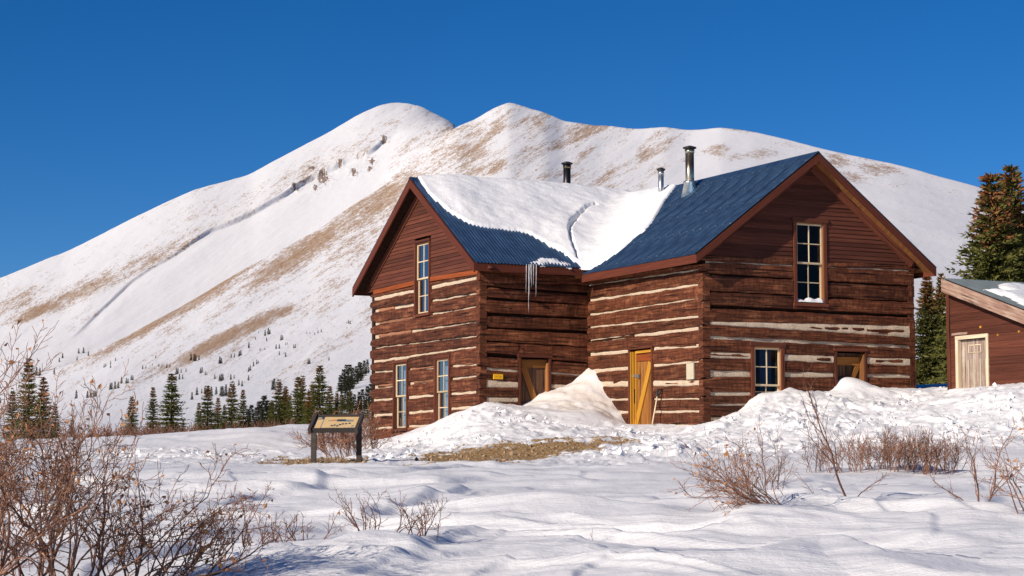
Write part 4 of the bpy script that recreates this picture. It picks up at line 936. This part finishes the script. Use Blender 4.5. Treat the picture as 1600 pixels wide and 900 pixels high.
for x0, x1, y0, y1 in ((1509.3, 1510.8, 562, 608), (1518.3, 1519.6, 561, 608), (1527.8, 1529.3, 560, 607), (1537, 1538.4, 560, 606), (1509.3, 1510.8, 538, 551), (1519, 1520, 538, 551), (1528, 1529.2, 537, 550), (1509, 1530, 538, 539.4), (1509, 1530, 550, 551.3)):
    q = sop(x0, x1, y0, y1); mb = MB(); sw.box(mb, q[0], q[1], -.06, -.045, q[2], q[3]); mb.build('batten', M['palecream'], sd_)
q = sop(1489, 1513, 519.5, 523.5); mb = MB(); sw.box(mb, q[0], q[1], .03, .065, q[2], q[3]); mb.build('nailed_slat', M['barewood'], shed)
mb = MB(); n_s = np.array([0, 0, 1.])
lo = [(-OS, vlow, rz(vlow)-.09), (4.2, vlow, rz(vlow)-.09), (4.2, vtop, rz(vtop)-.09), (-OS, vtop, rz(vtop)-.09)]; mb.hexa(lo+[(a, b, c+.07) for a, b, c in lo]); sroof = mb.build('roof', M['core'], shed)
slp = (rz(0)-rz(-1)); ln_ = math.hypot(vtop-vlow, slp*(vtop-vlow))
panels((-OS-.04, vlow, rz(vlow)), (1, 0, 0), (0, 1, slp), 4.3, ln_, M['shedmetal'], sroof)
beam('rake_board', (-OS, vlow, rz(vlow)), (-OS, vtop+.03, rz(vtop+.03)), .31, .05, (-1, 0, 0), 'barewood', sroof, .012)
def sroofpt(px, py): d = lray(px, py); n = np.array([0, -slp, 1]); t = (rz(0)-n@SCAM)/(n@d); p = SCAM+t*d; return (p[0], p[1])
patch('shed_roof_snow', [sroofpt(*p) for p in ((1535, 453.5), (1552, 455), (1572, 457), (1560, 451), (1558, 446), (1575, 445.5), (1600, 448), (1640, 455), (1660, 485), (1600, 479), (1570, 465))], lambda u, v: rz(0)+slp*v+.02, .13, (tuple(shed.location), (0, 0, TH)), .03)['label'] = 'patch of snow on the lean-to roof of the shed'
# the shed's yellow nail heads
for px, py in ((1532, 511), (1559, 523.5), (1592, 518)):
    v, zz = spix(px, py, -.045); mb = MB(); mb.tube([(-.03, v, zz), (-.055, v, zz)], [.035, .03], 8); mb.build('knot', M['yellowwood'], swl)

# ------------------------------------------------------------------ interpretive sign
SY = 36.6; g_l, g_r = at(489, 726.5, SY), at(560, 721, SY+.25); sgn = empty('information_sign', (g_l[0], g_l[1], g_l[2]-.1))
tag(sgn, 'low sloping information panel on two dark posts in front of the house', 'sign')
ph = R(-9); wx = np.array([math.cos(ph), math.sin(ph), 0]); bk = np.array([-math.sin(ph), math.cos(ph), 0])
tilt = R(31); up = bk*math.cos(tilt)+np.array([0, 0, math.sin(tilt)]); nm = np.cross(wx, up)
SO = at(481.5, 672.5, SY-.25); PWd, PDp = .80, .53; so_ = np.array(sgn.location)
def sp_(a, b, c): return tuple(SO+wx*a+up*b+nm*c-so_)
def sbox(mb, a0, a1, b0, b1, c0, c1): mb.hexa([sp_(a0, b0, c0), sp_(a1, b0, c0), sp_(a1, b1, c0), sp_(a0, b1, c0), sp_(a0, b0, c1), sp_(a1, b0, c1), sp_(a1, b1, c1), sp_(a0, b1, c1)], [(a0, b0), (a1, b0), (a1, b1), (a0, b1)]*2)
for a0, a1 in ((0, .055), (PWd+.045, PWd+.10)):
    mb = MB(); sbox(mb, a0, a1, -.03, PDp+.03, -.05, .045); mb.build('side_rail', M['postwood'], sgn)
for b0, b1 in ((0, .05), (PDp-.05, PDp)):
    mb = MB(); sbox(mb, .055, PWd+.045, b0, b1, -.05, .02); mb.build('cross_rail', M['postwood'], sgn)
mb = MB(); sbox(mb, .055, PWd+.045, .05, PDp-.05, -.03, 0.0); M['panelface'] = plain('panel_print', (.62, .43, .21), .45, .35, 0, .10, 4); pn = mb.build('panel', M['panelface'], sgn)
def pr_(mat, a0, a1, b0, b1, c=.0015): mb = MB(); sbox(mb, .055+(PWd-.01)*a0, .055+(PWd-.01)*a1, .05+(PDp-.1)*b0, .05+(PDp-.1)*b1, .0004, c); mb.build('printed_shape', M[mat], pn)
M['navy'] = plain('navy_print', (.035, .06, .085), .5, .3); M['greyp'] = plain('grey_print', (.22, .24, .22), .5, .3); M['redp'] = plain('red_print', (.40, .13, .06), .5, .3)
pr_('navy', 0, .19, .80, 1); pr_('greyp', 0, .035, 0, .8); pr_('greyp', .175, .195, 0, .8); pr_('greyp', .0, 1, 0, .06)
pr_('cream', .03, .13, .86, .93, .003)
pr_('redp', .36, .50, .68, .76); pr_('navy', .50, .70, .62, .80); pr_('greyp', .70, .88, .60, .76); pr_('greyp', .30, .36, .64, .72)
for a, b in ((.40, .26), (.46, .30), (.53, .24), (.58, .34), (.64, .40), (.71, .42), (.79, .45)): pr_('navy', a, a+.05, b-.04, b+.06)
for i in range(9): pr_('greyp', .2+i*.085, .2+i*.085+.06, .06, .08+.05*random.random())
pr_('greyp', .86, .97, .1, .14); pr_('greyp', .88, .93, .2, .3)
for base, px in ((g_l, 489), (g_r, 560.5)):
    t_ = at(px, 676, base[1]+.12); b_ = base-np.array([0, 0, .25]); c_ = np.array([b_[0], base[1]+.12, 0]); mb = MB()
    w_ = wx*.045; d_ = bk*.03
    mb.hexa([tuple(np.array([b_[0], c_[1], z])+a*w_+b*d_-so_) for z in (b_[2], SO[2]+.10) for a, b in ((-1, -1), (1, -1), (1, 1), (-1, 1))]); mb.build('leg', M['postwood'], sgn)

# ------------------------------------------------------------------ spruces
def crown_mesh(name, h, rad, levels, per, seg, mat, seed, size=1., conetop=.4, skirt=.05):
    rg = np.random.default_rng(seed); vs = []; fs = []; cone = []
    def quad(p, d, l, w, c):
        d = d/np.linalg.norm(d); s = np.cross(d, rg.normal(size=3)); s /= np.linalg.norm(s)+1e-9
        b = len(vs); m = p+d*l*.45; vs.extend([p, m+s*w, p+d*l, m-s*w]); fs.append((b, b+1, b+2, b+3)); cone.extend([c]*4)
    for i in range(levels):
        t = (i+rg.random()*.8)/levels; z = h*(skirt+(1-skirt)*t)
        Lb = rad*((1-t)**.9)*(.92+.16*math.sin(i*2.4))+.03*h*.3
        n = max(3, int(per*(1-.45*t))); ph = rg.random()*6.28
        for k in range(n):
            if rg.random() < .07: continue
            a = ph+6.283*k/n+rg.normal()*.22; Lk = Lb*rg.uniform(.65, 1.12); rise = .75*t-.22+rg.normal()*.07
            dr = np.array([math.cos(a), math.sin(a), rise]); sd_ = np.array([-math.sin(a), math.cos(a), 0])
            ns = max(2, int(seg*(Lk/rad)**.7+.5))
            for j in range(ns):
                f = (j+.6)/ns; p = np.array([0, 0, z])+dr*Lk*f+np.array([0, 0, -.10*Lk*f*f+.07*Lk*max(0, f-.7)])
                c = 1. if (t > 1-conetop and rg.random() < .55*min(1, (t-(1-conetop))/.15)) else 0.
                ll = size*(.10+.05*rg.random())*h/6*(1.25-.5*f)
                for sgn in (-1, 1): quad(p, dr*.8+sd_*sgn*rg.uniform(.5, 1.1)+np.array([0, 0, rg.normal()*.25-.1]), ll*rg.uniform(1.5, 2.6), ll*.36, c)
                quad(p, dr+np.array([0, 0, rg.normal()*.3]), ll*2.2, ll*.34, c)
                if rg.random() < .6: quad(p, sd_*rg.normal()+np.array([0, 0, -.7]), ll*1.4, ll*.34, c)
                if rg.random() < .35: quad(p, dr*.4+np.array([0, 0, 1.]), ll*1.2, ll*.3, c)
    quad(np.array([0, 0, h*.97]), np.array([0, 0, 1.]), .05*h, .006*h, 0)
    me = bpy.data.meshes.new(name); me.from_pydata([tuple(v) for v in vs], [], fs); me.materials.append(mat)
    at_ = me.attributes.new('cone', 'FLOAT', 'POINT'); at_.data.foreach_set('value', np.array(cone, np.float32)); me.update(); return me
def trunk_mesh(h, r):
    mb = MB(); mb.tube([(0, 0, -.4), (0, 0, h*.3), (.01*h, 0, h*.65), (0, 0, h*.99)], [r, r*.75, r*.4, r*.06], 7); return mb.mesh('trunk', M['bark'], True)
SPV = [crown_mesh('crown', 6, 1.55, 34, 12, 7, M['spruce'], 100+i, .95, (.45, .2, .35, .3)[i]) for i in range(4)]
BIGV = [crown_mesh('crown', 8, 2.3, 50, 17, 11, M['spruce'], 200+i, .76, .36) for i in range(2)]
FARV = [crown_mesh('far_spruce', 6, 1.45, 20, 9, 4, M['farspruce'], 300+i, 2.0, .0, .02) for i in range(4)]
TRK = trunk_mesh(6, .11); TRK8 = trunk_mesh(8, .17)
def spruce(x, y, z, h, wf, label, var, big=False, group=None):
    o = empty('spruce_tree', (x, y, z), random.random()*6.28); H = 8 if big else 6; s = h/H; wf *= 1 if big else 1.22; o.scale = (s*wf, s*wf, s)
    tag(o, label, 'tree', group)
    link(bpy.data.objects.new('trunk', TRK8 if big else TRK), o); link(bpy.data.objects.new('crown', (BIGV if big else SPV)[var % (2 if big else 4)]), o); return o
def spr_px(px, top, basey, Y, wf, label, var, big=False, group=None):
    a, b = at(px, basey, Y), at(px, top, Y); return spruce(a[0], a[1], a[2]-.1, b[2]-a[2]+.1, wf, label, var, big, group)
for px, top, by, Y, wf, lab, v in (
    (205, 620, 686, 120, .92, 'reddish topped spruce standing alone left of the tall pair', 0), (238, 606, 690, 124, .72, 'slim spruce just left of the tallest spruce of the left group', 3), (267, 585, 690, 118, 1.10, 'tall full spruce with layered open branches in the left group', 1),
    (286, 655, 690, 112, .8, 'very small young spruce right of the tall layered spruce', 1), (112, 655, 692, 118, .9, 'small young spruce partly behind the big foreground bush', 1), (323, 604, 686, 122, 1.0, 'broad spruce at the left of the middle row', 2), (340, 622, 686, 126, .8, 'short slim spruce tucked beside the broad middle spruce', 0),
    (362, 597, 686, 120, .85, 'tall dark spruce in the middle of the row', 2), (379, 610, 686, 122, .75, 'narrow spruce right of the tall dark middle one', 3), (350, 634, 688, 117, .8, 'little bushy spruce between the two middle spruces', 1), (435, 594, 678, 112, .9, 'narrow golden green spruce left of the information sign', 2),
    (452, 618, 676, 116, .8, 'dark short spruce behind the golden green one', 1), (465, 590, 674, 112, .95, 'twin topped spruce left of the snow flecked one', 3), (472, 588, 674, 114, .8, 'second leader of the twin topped spruce', 2), (499, 572, 672, 106, 1.02, 'tallest spruce with snow flecks above the information sign', 1),
    (482, 612, 674, 104, .9, 'low bushy spruce at the foot of the tallest spruce', 0), (535, 618, 668, 108, .95, 'small pale spruce right of the information sign', 3), (560, 622, 668, 108, .8, 'brownish small spruce beside the house wall', 0), (576, 628, 668, 112, .8, 'half hidden spruce touching the left house wall', 1),
    (446, 604, 676, 124, .8, 'slim dark spruce between the golden one and the twin topped one', 0), (424, 626, 678, 128, .85, 'short spruce just left of the golden green one', 1), (488, 598, 674, 118, .8, 'spruce peeping out left of the tallest snow flecked one', 2), (515, 604, 670, 112, .9, 'mid sized spruce right of the tallest one, above the sign', 0), (526, 612, 668, 116, .8, 'slim spruce second to the right of the tallest one', 2), (548, 612, 668, 118, .85, 'dark spruce between the pale small one and the house', 1), (310, 630, 688, 130, .8, 'low spruce at the left foot of the broad middle spruce', 3),
    (42, 562, 692, 105, .85, 'dark spruce behind the top of the big foreground bush', 2), (66, 590, 692, 108, .9, 'dark shorter spruce behind the big bush, right of a taller one', 0), (18, 612, 692, 112, .9, 'dark spruce at the left picture edge behind the bush', 3), (85, 632, 692, 112, .9, 'small spruce low behind the bush on the far side', 2)):
    spr_px(px, top, by, Y, wf, lab, v)
for px, top, by, Y, wf, lab, v, big in ((1556, 274, 640, 68, 1.12, 'large bushy spruce with brown cones rising behind the shed, left one', 0, True), (1587, 265, 640, 70, 1.15, 'large cone laden spruce behind the shed, taller right one', 1, True),
    (1452, 432, 622, 76, 1.0, 'bushy spruce beside the right corner of the house', 0, True), (1474, 430, 622, 78, .8, 'slender spruce between the house and the shed', 1, True), (1625, 300, 640, 71, .9, 'large spruce at the right picture edge behind the shed', 0, True)):
    spr_px(px, top, by, Y, wf, lab, v, big)
ORD = ['first', 'second', 'third', 'fourth', 'fifth', 'sixth', 'seventh', 'eighth', 'ninth', 'tenth', 'eleventh', 'twelfth']
def far_tree(px, by, h, v, group, label):
    p, r = hit(px, by); o = link(bpy.data.objects.new('far_spruce', FARV[v % 4])); s = h*r/F/6; o.location = (p[0], p[1], p[2]-.1*s); o.scale = (s*1.0, s*1.0, s); o.rotation_euler = (0, 0, random.random()*6.28)
    tag(o, label, 'tree', group)
FT = '50,335,20;65,330,18;90,315,18;120,300,18;155,285,10;265,345,20;285,340,15;320,325,12;355,330,15;375,330,15;400,338,22;415,335,18;535,298,35;550,300,38;560,300,35;575,295,25;690,315,40;700,315,30;755,285,20;770,280,20;800,275,30;812,270,30;855,225,30;850,232,20;890,180,15;910,145,12;940,160,30;958,155,35;965,150,25;950,190,20;1030,185,30;1040,182,25;1005,235,25;1018,232,25;1055,212,15;1070,208,12;920,245,15;940,238,15;1100,232,22;1112,230,20;1025,270,20;1050,265,12;1060,277,25;1000,300,8;1185,320,30;1195,318,28;1295,298,20;1405,95,20;1415,95,18;1400,120,10;1285,58,8;1310,65,7;1325,112,8;1175,150,12;1190,150,12;1220,155,15;1235,145,18;1250,140,18;1150,85,8;1195,68,8;850,360,25;865,355,30;880,330,25;895,320,25;910,312,15;590,370,30;600,365,30;610,380,20;625,380,15;455,375,35;465,370,30;480,365,20;510,360,18;450,410,25;470,405,30;485,400,25;670,400,25;690,410,30;705,415,40;715,410,35;755,405,30;770,400,20;85,460,35;100,460,35;120,455,40;130,455,35;155,425,35;175,425,30;185,425,25;205,405,25;215,405,25;8,498,30;545,515,40;568,495,40;600,480,25;615,475,30;635,500,60;650,500,50;680,490,40;700,495,50;715,500,55;730,500,60;745,490,40;800,435,30;820,440,30;852,415,28;1000,465,60;990,465,50'
for i, t in enumerate(FT.split(';')):
    x, y, h = map(float, t.split(',')); far_tree(150+x/3.556, 480+y/3.556, h/3.556*1.05, i, 'tiny spruces scattered over the mountain foot', 'tiny dark spruce dotted on the snowy lower mountain slope')
for i, (x, y, h) in enumerate(((125, 553, 8), (133, 552, 9), (140, 556, 7), (122, 563, 6), (60, 587, 13), (66, 587, 12), (88, 585, 9), (123, 623, 13), (141, 623, 11), (146, 622, 11), (151, 621, 10), (4, 630, 8), (100, 560, 8), (95, 566, 7), (30, 640, 9), (175, 575, 6), (245, 560, 5))): far_tree(x, y, h, i, 'tiny spruces scattered over the mountain foot', 'tiny dark spruce dotted on the snowy lower mountain slope')
for i, (x, by, h) in enumerate(sorted(((390, 674, 34), (396, 674, 40), (402, 674, 36), (408, 675, 48), (414, 674, 54), (419, 674, 48), (424, 672, 42), (428, 668, 36), (393, 676, 26), (412, 676, 36), (443, 660, 40), (447, 655, 44)))): far_tree(x, by, h, i, 'shaded spruce stand in the hollow', ORD[i]+' from the left of the shaded dark spruces between the two near rows')
for i, (x, by, h) in enumerate(sorted(((533, 612, 26), (538, 611, 33), (543, 612, 40), (548, 609, 38), (553, 606, 30), (557, 600, 28), (562, 598, 30), (566, 592, 24), (570, 588, 24), (574, 584, 22), (541, 614, 24), (551, 610, 22), (535, 642, 30), (542, 640, 34), (548, 644, 36), (554, 646, 30), (562, 645, 32), (568, 642, 34), (574, 640, 36), (579, 638, 36), (528, 650, 28), (572, 655, 30)), key=lambda q: (q[1] > 630, q[0]))): far_tree(x, by, h, i, 'spruce clump on the slope left of the house', (ORD[i]+' from the left in the upper dark spruce clump beside the house') if i < 12 else (ORD[i-12]+' from the left in the lower dark spruce row beside the house'))

# ------------------------------------------------------------------ bare shrubs
def shrub_mesh(stems, depth, rg, rmin=.0018, wob=.16, leafp=.0, leafsize=.03, nside=3):
    V, Fc, LV, LF = [], [], [], []
    def tube(pts, rads):
        n = nside; b0 = sum(len(x) for x in V); P_ = np.array(pts); D = np.gradient(P_, axis=0); D /= np.linalg.norm(D, axis=1)[:, None]+1e-9
        a = np.cross(D, np.array([.3, .2, .9])); a /= np.linalg.norm(a, axis=1)[:, None]+1e-9; b = np.cross(D, a); r = np.array(rads)[:, None]
        ring = np.stack([P_+r*(math.cos(6.283*k/n)*a+math.sin(6.283*k/n)*b) for k in range(n)], 1).reshape(-1, 3); V.append(ring)
        for i in range(len(pts)-1):
            for k in range(n): Fc.append((b0+i*n+k, b0+i*n+(k+1) % n, b0+(i+1)*n+(k+1) % n, b0+(i+1)*n+k))
    def leaf(p):
        d = rg.normal(size=3); d /= np.linalg.norm(d); s = np.cross(d, rg.normal(size=3)); s /= np.linalg.norm(s); n = np.cross(d, s); l = leafsize*rg.uniform(.6, 1.3); b = len(LV)
        LV.extend([p, p+d*l*.5+s*l*.3+n*l*.15, p+d*l, p+d*l*.5-s*l*.3+n*l*.15, p+d*l*.5]); LF.extend([(b, b+1, b+4), (b+1, b+2, b+4), (b+2, b+3, b+4), (b+3, b, b+4)])
    def grow_(p, d, L, r, k):
        n = max(3, int(4+L*5)); pts = [p]; dd = d/np.linalg.norm(d); kids = []
        for i in range(n):
            dd = dd+rg.normal(size=3)*wob+np.array([0, 0, .05]); dd /= np.linalg.norm(dd); p = p+dd*L/n; pts.append(p)
            if k > 0 and i >= (1 if k > 1 else 0) and rg.random() < .78: kids.append((p, dd.copy(), (i+1)/n))
        rads = np.linspace(r, max(rmin, r*.45), n+1); tube(pts, rads)
        if k == 0 and rg.random() < leafp: leaf(pts[-1])
        for q, e, f in kids:
            s = rg.normal(size=3); s -= e*np.dot(s, e); s /= np.linalg.norm(s)+1e-9; an = rg.uniform(.45, .95)
            grow_(q, e*math.cos(an)+s*math.sin(an)+np.array([0, 0, .10]), L*rg.uniform(.35, .62)*(1.15-.5*f), max(rmin, r*(1-.5*f)*.62), k-1)
        if k > 0: grow_(p, dd, L*.4, max(rmin, r*.45), k-1)
    for p, d, L_, r in stems: grow_(np.array(p, float), np.array(d, float), L_, r, depth)
    return np.concatenate(V), Fc, LV, LF
def shrub(name, loc, stems, depth, seed, label, cat='shrub', mat='twig', group=None, leafp=0, leafsize=.03, wob=.16, rmin=.0018):
    V, Fc, LV, LF = shrub_mesh(stems, depth, np.random.default_rng(seed), rmin, wob, leafp, leafsize)
    root = empty(name, loc); tag(root, label, cat, group)
    me = bpy.data.meshes.new('branches'); me.from_pydata(V.tolist(), [], Fc); me.materials.append(M[mat]); me.polygons.foreach_set('use_smooth', np.ones(len(me.polygons), bool)); link(bpy.data.objects.new('branches', me), root)
    if LV:
        me = bpy.data.meshes.new('dried_leaves'); me.from_pydata([tuple(v) for v in LV], [], LF); me.materials.append(M['leaf']); tag(link(bpy.data.objects.new('dried_leaves', me), root), kind='stuff')
    return root
def stems_fan(n, hgt, spread, r, rg, lean=(0, 0), base=.15):
    o = []
    for i in range(n):
        a = rg.random()*6.283; t = spread*math.sqrt(rg.random()); d = np.array([math.cos(a)*t+lean[0], math.sin(a)*t+lean[1], 1.]); o.append(((math.cos(a)*base*rg.random(), math.sin(a)*base*rg.random(), -.05), d, hgt*rg.uniform(.65, 1.1), r*rg.uniform(.7, 1.15)))
    return o
def at_ground(px, Y): x = (px-800)/F*Y/ (cp) * 1.0; return (x, Y, gz(x, Y))
rg = np.random.default_rng(5)
# big bush, left foreground
for px, Y, n, hgt, spd, ln, lab, sd in ((-20, 12.6, 17, 1.66, .50, (.05, .1), 'dense bare willow bush at the left picture edge, nearest to the camera', 1), (95, 13.2, 17, 1.42, .55, (-.05, .1), 'tall bare willow bush with brown seed tufts, left foreground', 2), (190, 13.9, 12, .98, .70, (.25, .1), 'bare willow bush leaning right from the foreground clump', 3), (265, 14.2, 9, .80, .3, (.75, .15), 'low bare branches reaching right out of the foreground clump', 4)):
    shrub('willow_bush', at_ground(px, Y), stems_fan(n, hgt*.72, spd, .0125, rg, ln, .25), 3, sd, lab, leafp=.17, leafsize=.040, wob=.22)
for px, Y, n, hgt, spd, ln, lab, sd in ((412, 17.3, 9, 0.44, 1.35, (.2, 0), 'dark bare sprig poking out of the drift, left of three', 11), (470, 17.4, 9, 0.35, 1.35, (-.1, 0), 'tangled low bare sprig beside the left sprig in the drift', 12), (582, 17.6, 9, 0.48, 1.35, (.1, 0), 'upright bare twigs in the snow below the information sign', 13), (665, 17.6, 9, 0.44, 1.35, (.5, 0), 'bare twigs bending right in the centre of the foreground snow', 14)):
    shrub('bare_shrub', at_ground(px, Y), stems_fan(n, hgt*.75, spd, .008, rg, ln, .20), 2, sd, lab, mat='redtwig', leafp=.05, leafsize=.03, wob=.24)
for px, Y, hgt, lab, sd in ((855, 18.0, .09, 'tiny twig poking from the snow, centre foreground', 21), (932, 18.4, .14, 'short upright twig in the snow right of centre', 22), (985, 18.2, .05, 'tiny stub of twig in the open foreground snow', 23)):
    shrub('twig', at_ground(px, Y), stems_fan(1, hgt, .4, .005, rg, (0, 0), .02), 1, sd, lab, 'twig', 'redtwig')
shrub('bare_shrub', at_ground(1215, 20.2), stems_fan(19, .85, .8, .009, rg, (-2.5, .1), .24), 2, 31, 'bare shrub with brown leaves leaning left out of the drift crest', mat='twig', leafp=.20, leafsize=.045, wob=.22)
shrub('bare_shrub', at_ground(1195, 23.5), stems_fan(8, .55, .6, .006, rg, (-.3, .1), .25), 2, 38, 'thin reddish shrub just behind the leaning leafy shrub', mat='redtwig', leafp=.10, leafsize=.03)
shrub('bare_sapling', at_ground(1322, 21.6), [((0, 0, -.05), (-.62, 0, 1), 1.05, .016), ((0, 0, -.05), (-1.5, .1, .35), .65, .009), ((.02, 0, -.03), (.6, 0, .6), .38, .008)], 2, 32, 'tall slender bare sapling in front of the half buried door', mat='redtwig', leafp=.04)
shrub('bare_shrub', at_ground(1524, 20.6), [((0, 0, -.05), (-.22, 0, 1), .62, .013), ((0, 0, -.05), (.38, 0, 1), .72, .013), ((0, 0, -.03), (-1.1, 0, .65), .5, .009), ((0, 0, 0), (.8, 0, .5), .4, .008)], 2, 33, 'forked bare shrub in the right foreground snow', mat='twig', leafp=.06)
shrub('bare_shrub', at_ground(1615, 19.6), stems_fan(9, .72, .55, .010, rg, (-.25, .05), .2), 3, 34, 'bare bush with curled leaves at the right picture edge', mat='twig', leafp=.06, leafsize=.05)
for px, Y, n, sd, lab in ((1330, 31.5, 36, 41, 'thin left end of the low willow hedge in the snow'), (1385, 31.5, 48, 42, 'dense middle part of the low willow hedge'), (1435, 31.6, 48, 43, 'dense right part of the low willow hedge'), (1475, 31.8, 28, 44, 'right end of the low willow hedge')):
    shrub('willow_thicket', at_ground(px, Y), stems_fan(n, .46, .5, .007, rg, (0, 0), .40), 2, sd, lab, mat='twig', rmin=.0025)
shrub('willow_thicket', at_ground(1275, 32), stems_fan(12, .42, .6, .006, rg, (0, 0), .4), 2, 45, 'sparse reddish willow left of the low hedge', mat='redtwig', rmin=.0028)
shrub('bare_shrub', at_ground(545, 43), stems_fan(24, .75, .55, .011, rg, (-.35, 0), .45), 2, 51, 'bare brown shrub behind the information sign', mat='twig', rmin=.005)
shrub('bare_shrub', at_ground(568, 50), stems_fan(18, .9, .4, .011, rg, (0, 0), .4), 2, 52, 'bare brown shrub against the left corner of the house', mat='twig', rmin=.005)
shrub('bare_shrub', at_ground(515, 52), stems_fan(16, .9, .5, .011, rg, (0, 0), .5), 2, 53, 'bare brown shrub on the snow crest behind the sign', mat='twig', rmin=.005)
# reddish willow scrub along the foot of the trees: one uncountable mass
rg2 = np.random.default_rng(9); st = []
for i in range(520):
    px = rg2.uniform(100, 470); px = px if rg2.random() < .6 else rg2.uniform(150, 320); Y = rg2.uniform(94, 112); g = at(px, np.interp(px, [0, 300, 450], [692, 690, 680]), Y); st.append(((g[0], g[1], g[2]-.3), (rg2.normal()*.35, rg2.normal()*.35, 1), rg2.uniform(.5, 1.0), .018))
Vw, Fw, _, _ = shrub_mesh(st, 1, rg2, .009, .14)
me = bpy.data.meshes.new('willow_scrub'); me.from_pydata(Vw.tolist(), [], Fw); me.materials.append(M['redtwig']); ws = link(bpy.data.objects.new('willow_scrub', me)); tag(ws, kind='stuff'); ws['label'] = 'reddish brown willow scrub along the foot of the spruce row'

# broken lumps of snow thrown over the bank: uncountable, one object
rg3 = np.random.default_rng(21); V_, F_ = [], []
ico = [(0, 0, 1), (.89, 0, .45), (.28, .85, .45), (-.72, .53, .45), (-.72, -.53, .45), (.28, -.85, .45), (.72, .53, -.45), (-.28, .85, -.45), (-.89, 0, -.45), (-.28, -.85, -.45), (.72, -.53, -.45), (0, 0, -1)]
icf = [(0, 1, 2), (0, 2, 3), (0, 3, 4), (0, 4, 5), (0, 5, 1), (1, 6, 2), (2, 7, 3), (3, 8, 4), (4, 9, 5), (5, 10, 1), (6, 7, 2), (7, 8, 3), (8, 9, 4), (9, 10, 5), (10, 6, 1), (11, 7, 6), (11, 8, 7), (11, 9, 8), (11, 10, 9), (11, 6, 10)]
wgt = (GROUGH > .6) & (RG > 38) & (RG < 54) & (np.abs(AG) < .27)
loc_ = np.stack([(GX-OX)*U2[0]+(GY-OY)*U2[1], (GX-OX)*V2[0]+(GY-OY)*V2[1]], -1)
inside = (loc_[..., 1] > -.1) & ((loc_[..., 0] > -.1) | ((loc_[..., 1] > LA2-.1) & (loc_[..., 0] > -LB1-.1)))
cl = perlin(GX*.55, GY*.55, 91)
idx = np.argwhere(wgt & ~inside & (cl > .05) & (GDIRT < .3)); pick = idx[rg3.integers(0, len(idx), 1500)]
for n, (i, j) in enumerate(pick):
    sz = .014+.06*rg3.random()**4; q = np.array(ico)*(sz*rg3.uniform(.6, 1.3, 3))*(1+.35*rg3.normal(size=(12, 1)))
    a = rg3.random()*6.28; q = q@np.array([[math.cos(a), -math.sin(a), 0], [math.sin(a), math.cos(a), 0], [0, 0, 1]]); b = len(V_)
    V_ += (q+np.array([GX[i, j], GY[i, j], GZ[i, j]+sz*.25])).tolist(); F_ += [tuple(x+b for x in f) for f in icf]
me = bpy.data.meshes.new('snow_lumps'); me.from_pydata(V_, [], F_); me.materials.append(M['snow']); o = link(bpy.data.objects.new('snow_lumps', me)); tag(o, kind='stuff'); o['label'] = 'broken lumps of snow strewn over the bank in front of the house'

# gravel stones on the bare patch
V_, F_ = [], []; idx = np.argwhere((GDIRT > .35) & (np.abs(AG) < .27))
if len(idx):
    for n, (i, j) in enumerate(idx[rg3.integers(0, len(idx), 900)]):
        sz = .012+.035*rg3.random()**3; q = np.array(ico)*(sz*rg3.uniform(.6, 1.3, 3))*(1+.2*rg3.normal(size=(12, 1))); b = len(V_)
        V_ += (q+np.array([GX[i, j], GY[i, j], GZ[i, j]+sz*.2])).tolist(); F_ += [tuple(x+b for x in f) for f in icf]
    M['stone'] = plain('gravel_stone', (.32, .23, .14), .9, .2, 0, .6, 8)
    me = bpy.data.meshes.new('gravel'); me.from_pydata(V_, [], F_); me.materials.append(M['stone']); o = link(bpy.data.objects.new('gravel', me)); tag(o, kind='stuff'); o['label'] = 'gravel stones on the bare brown patch in front of the house'
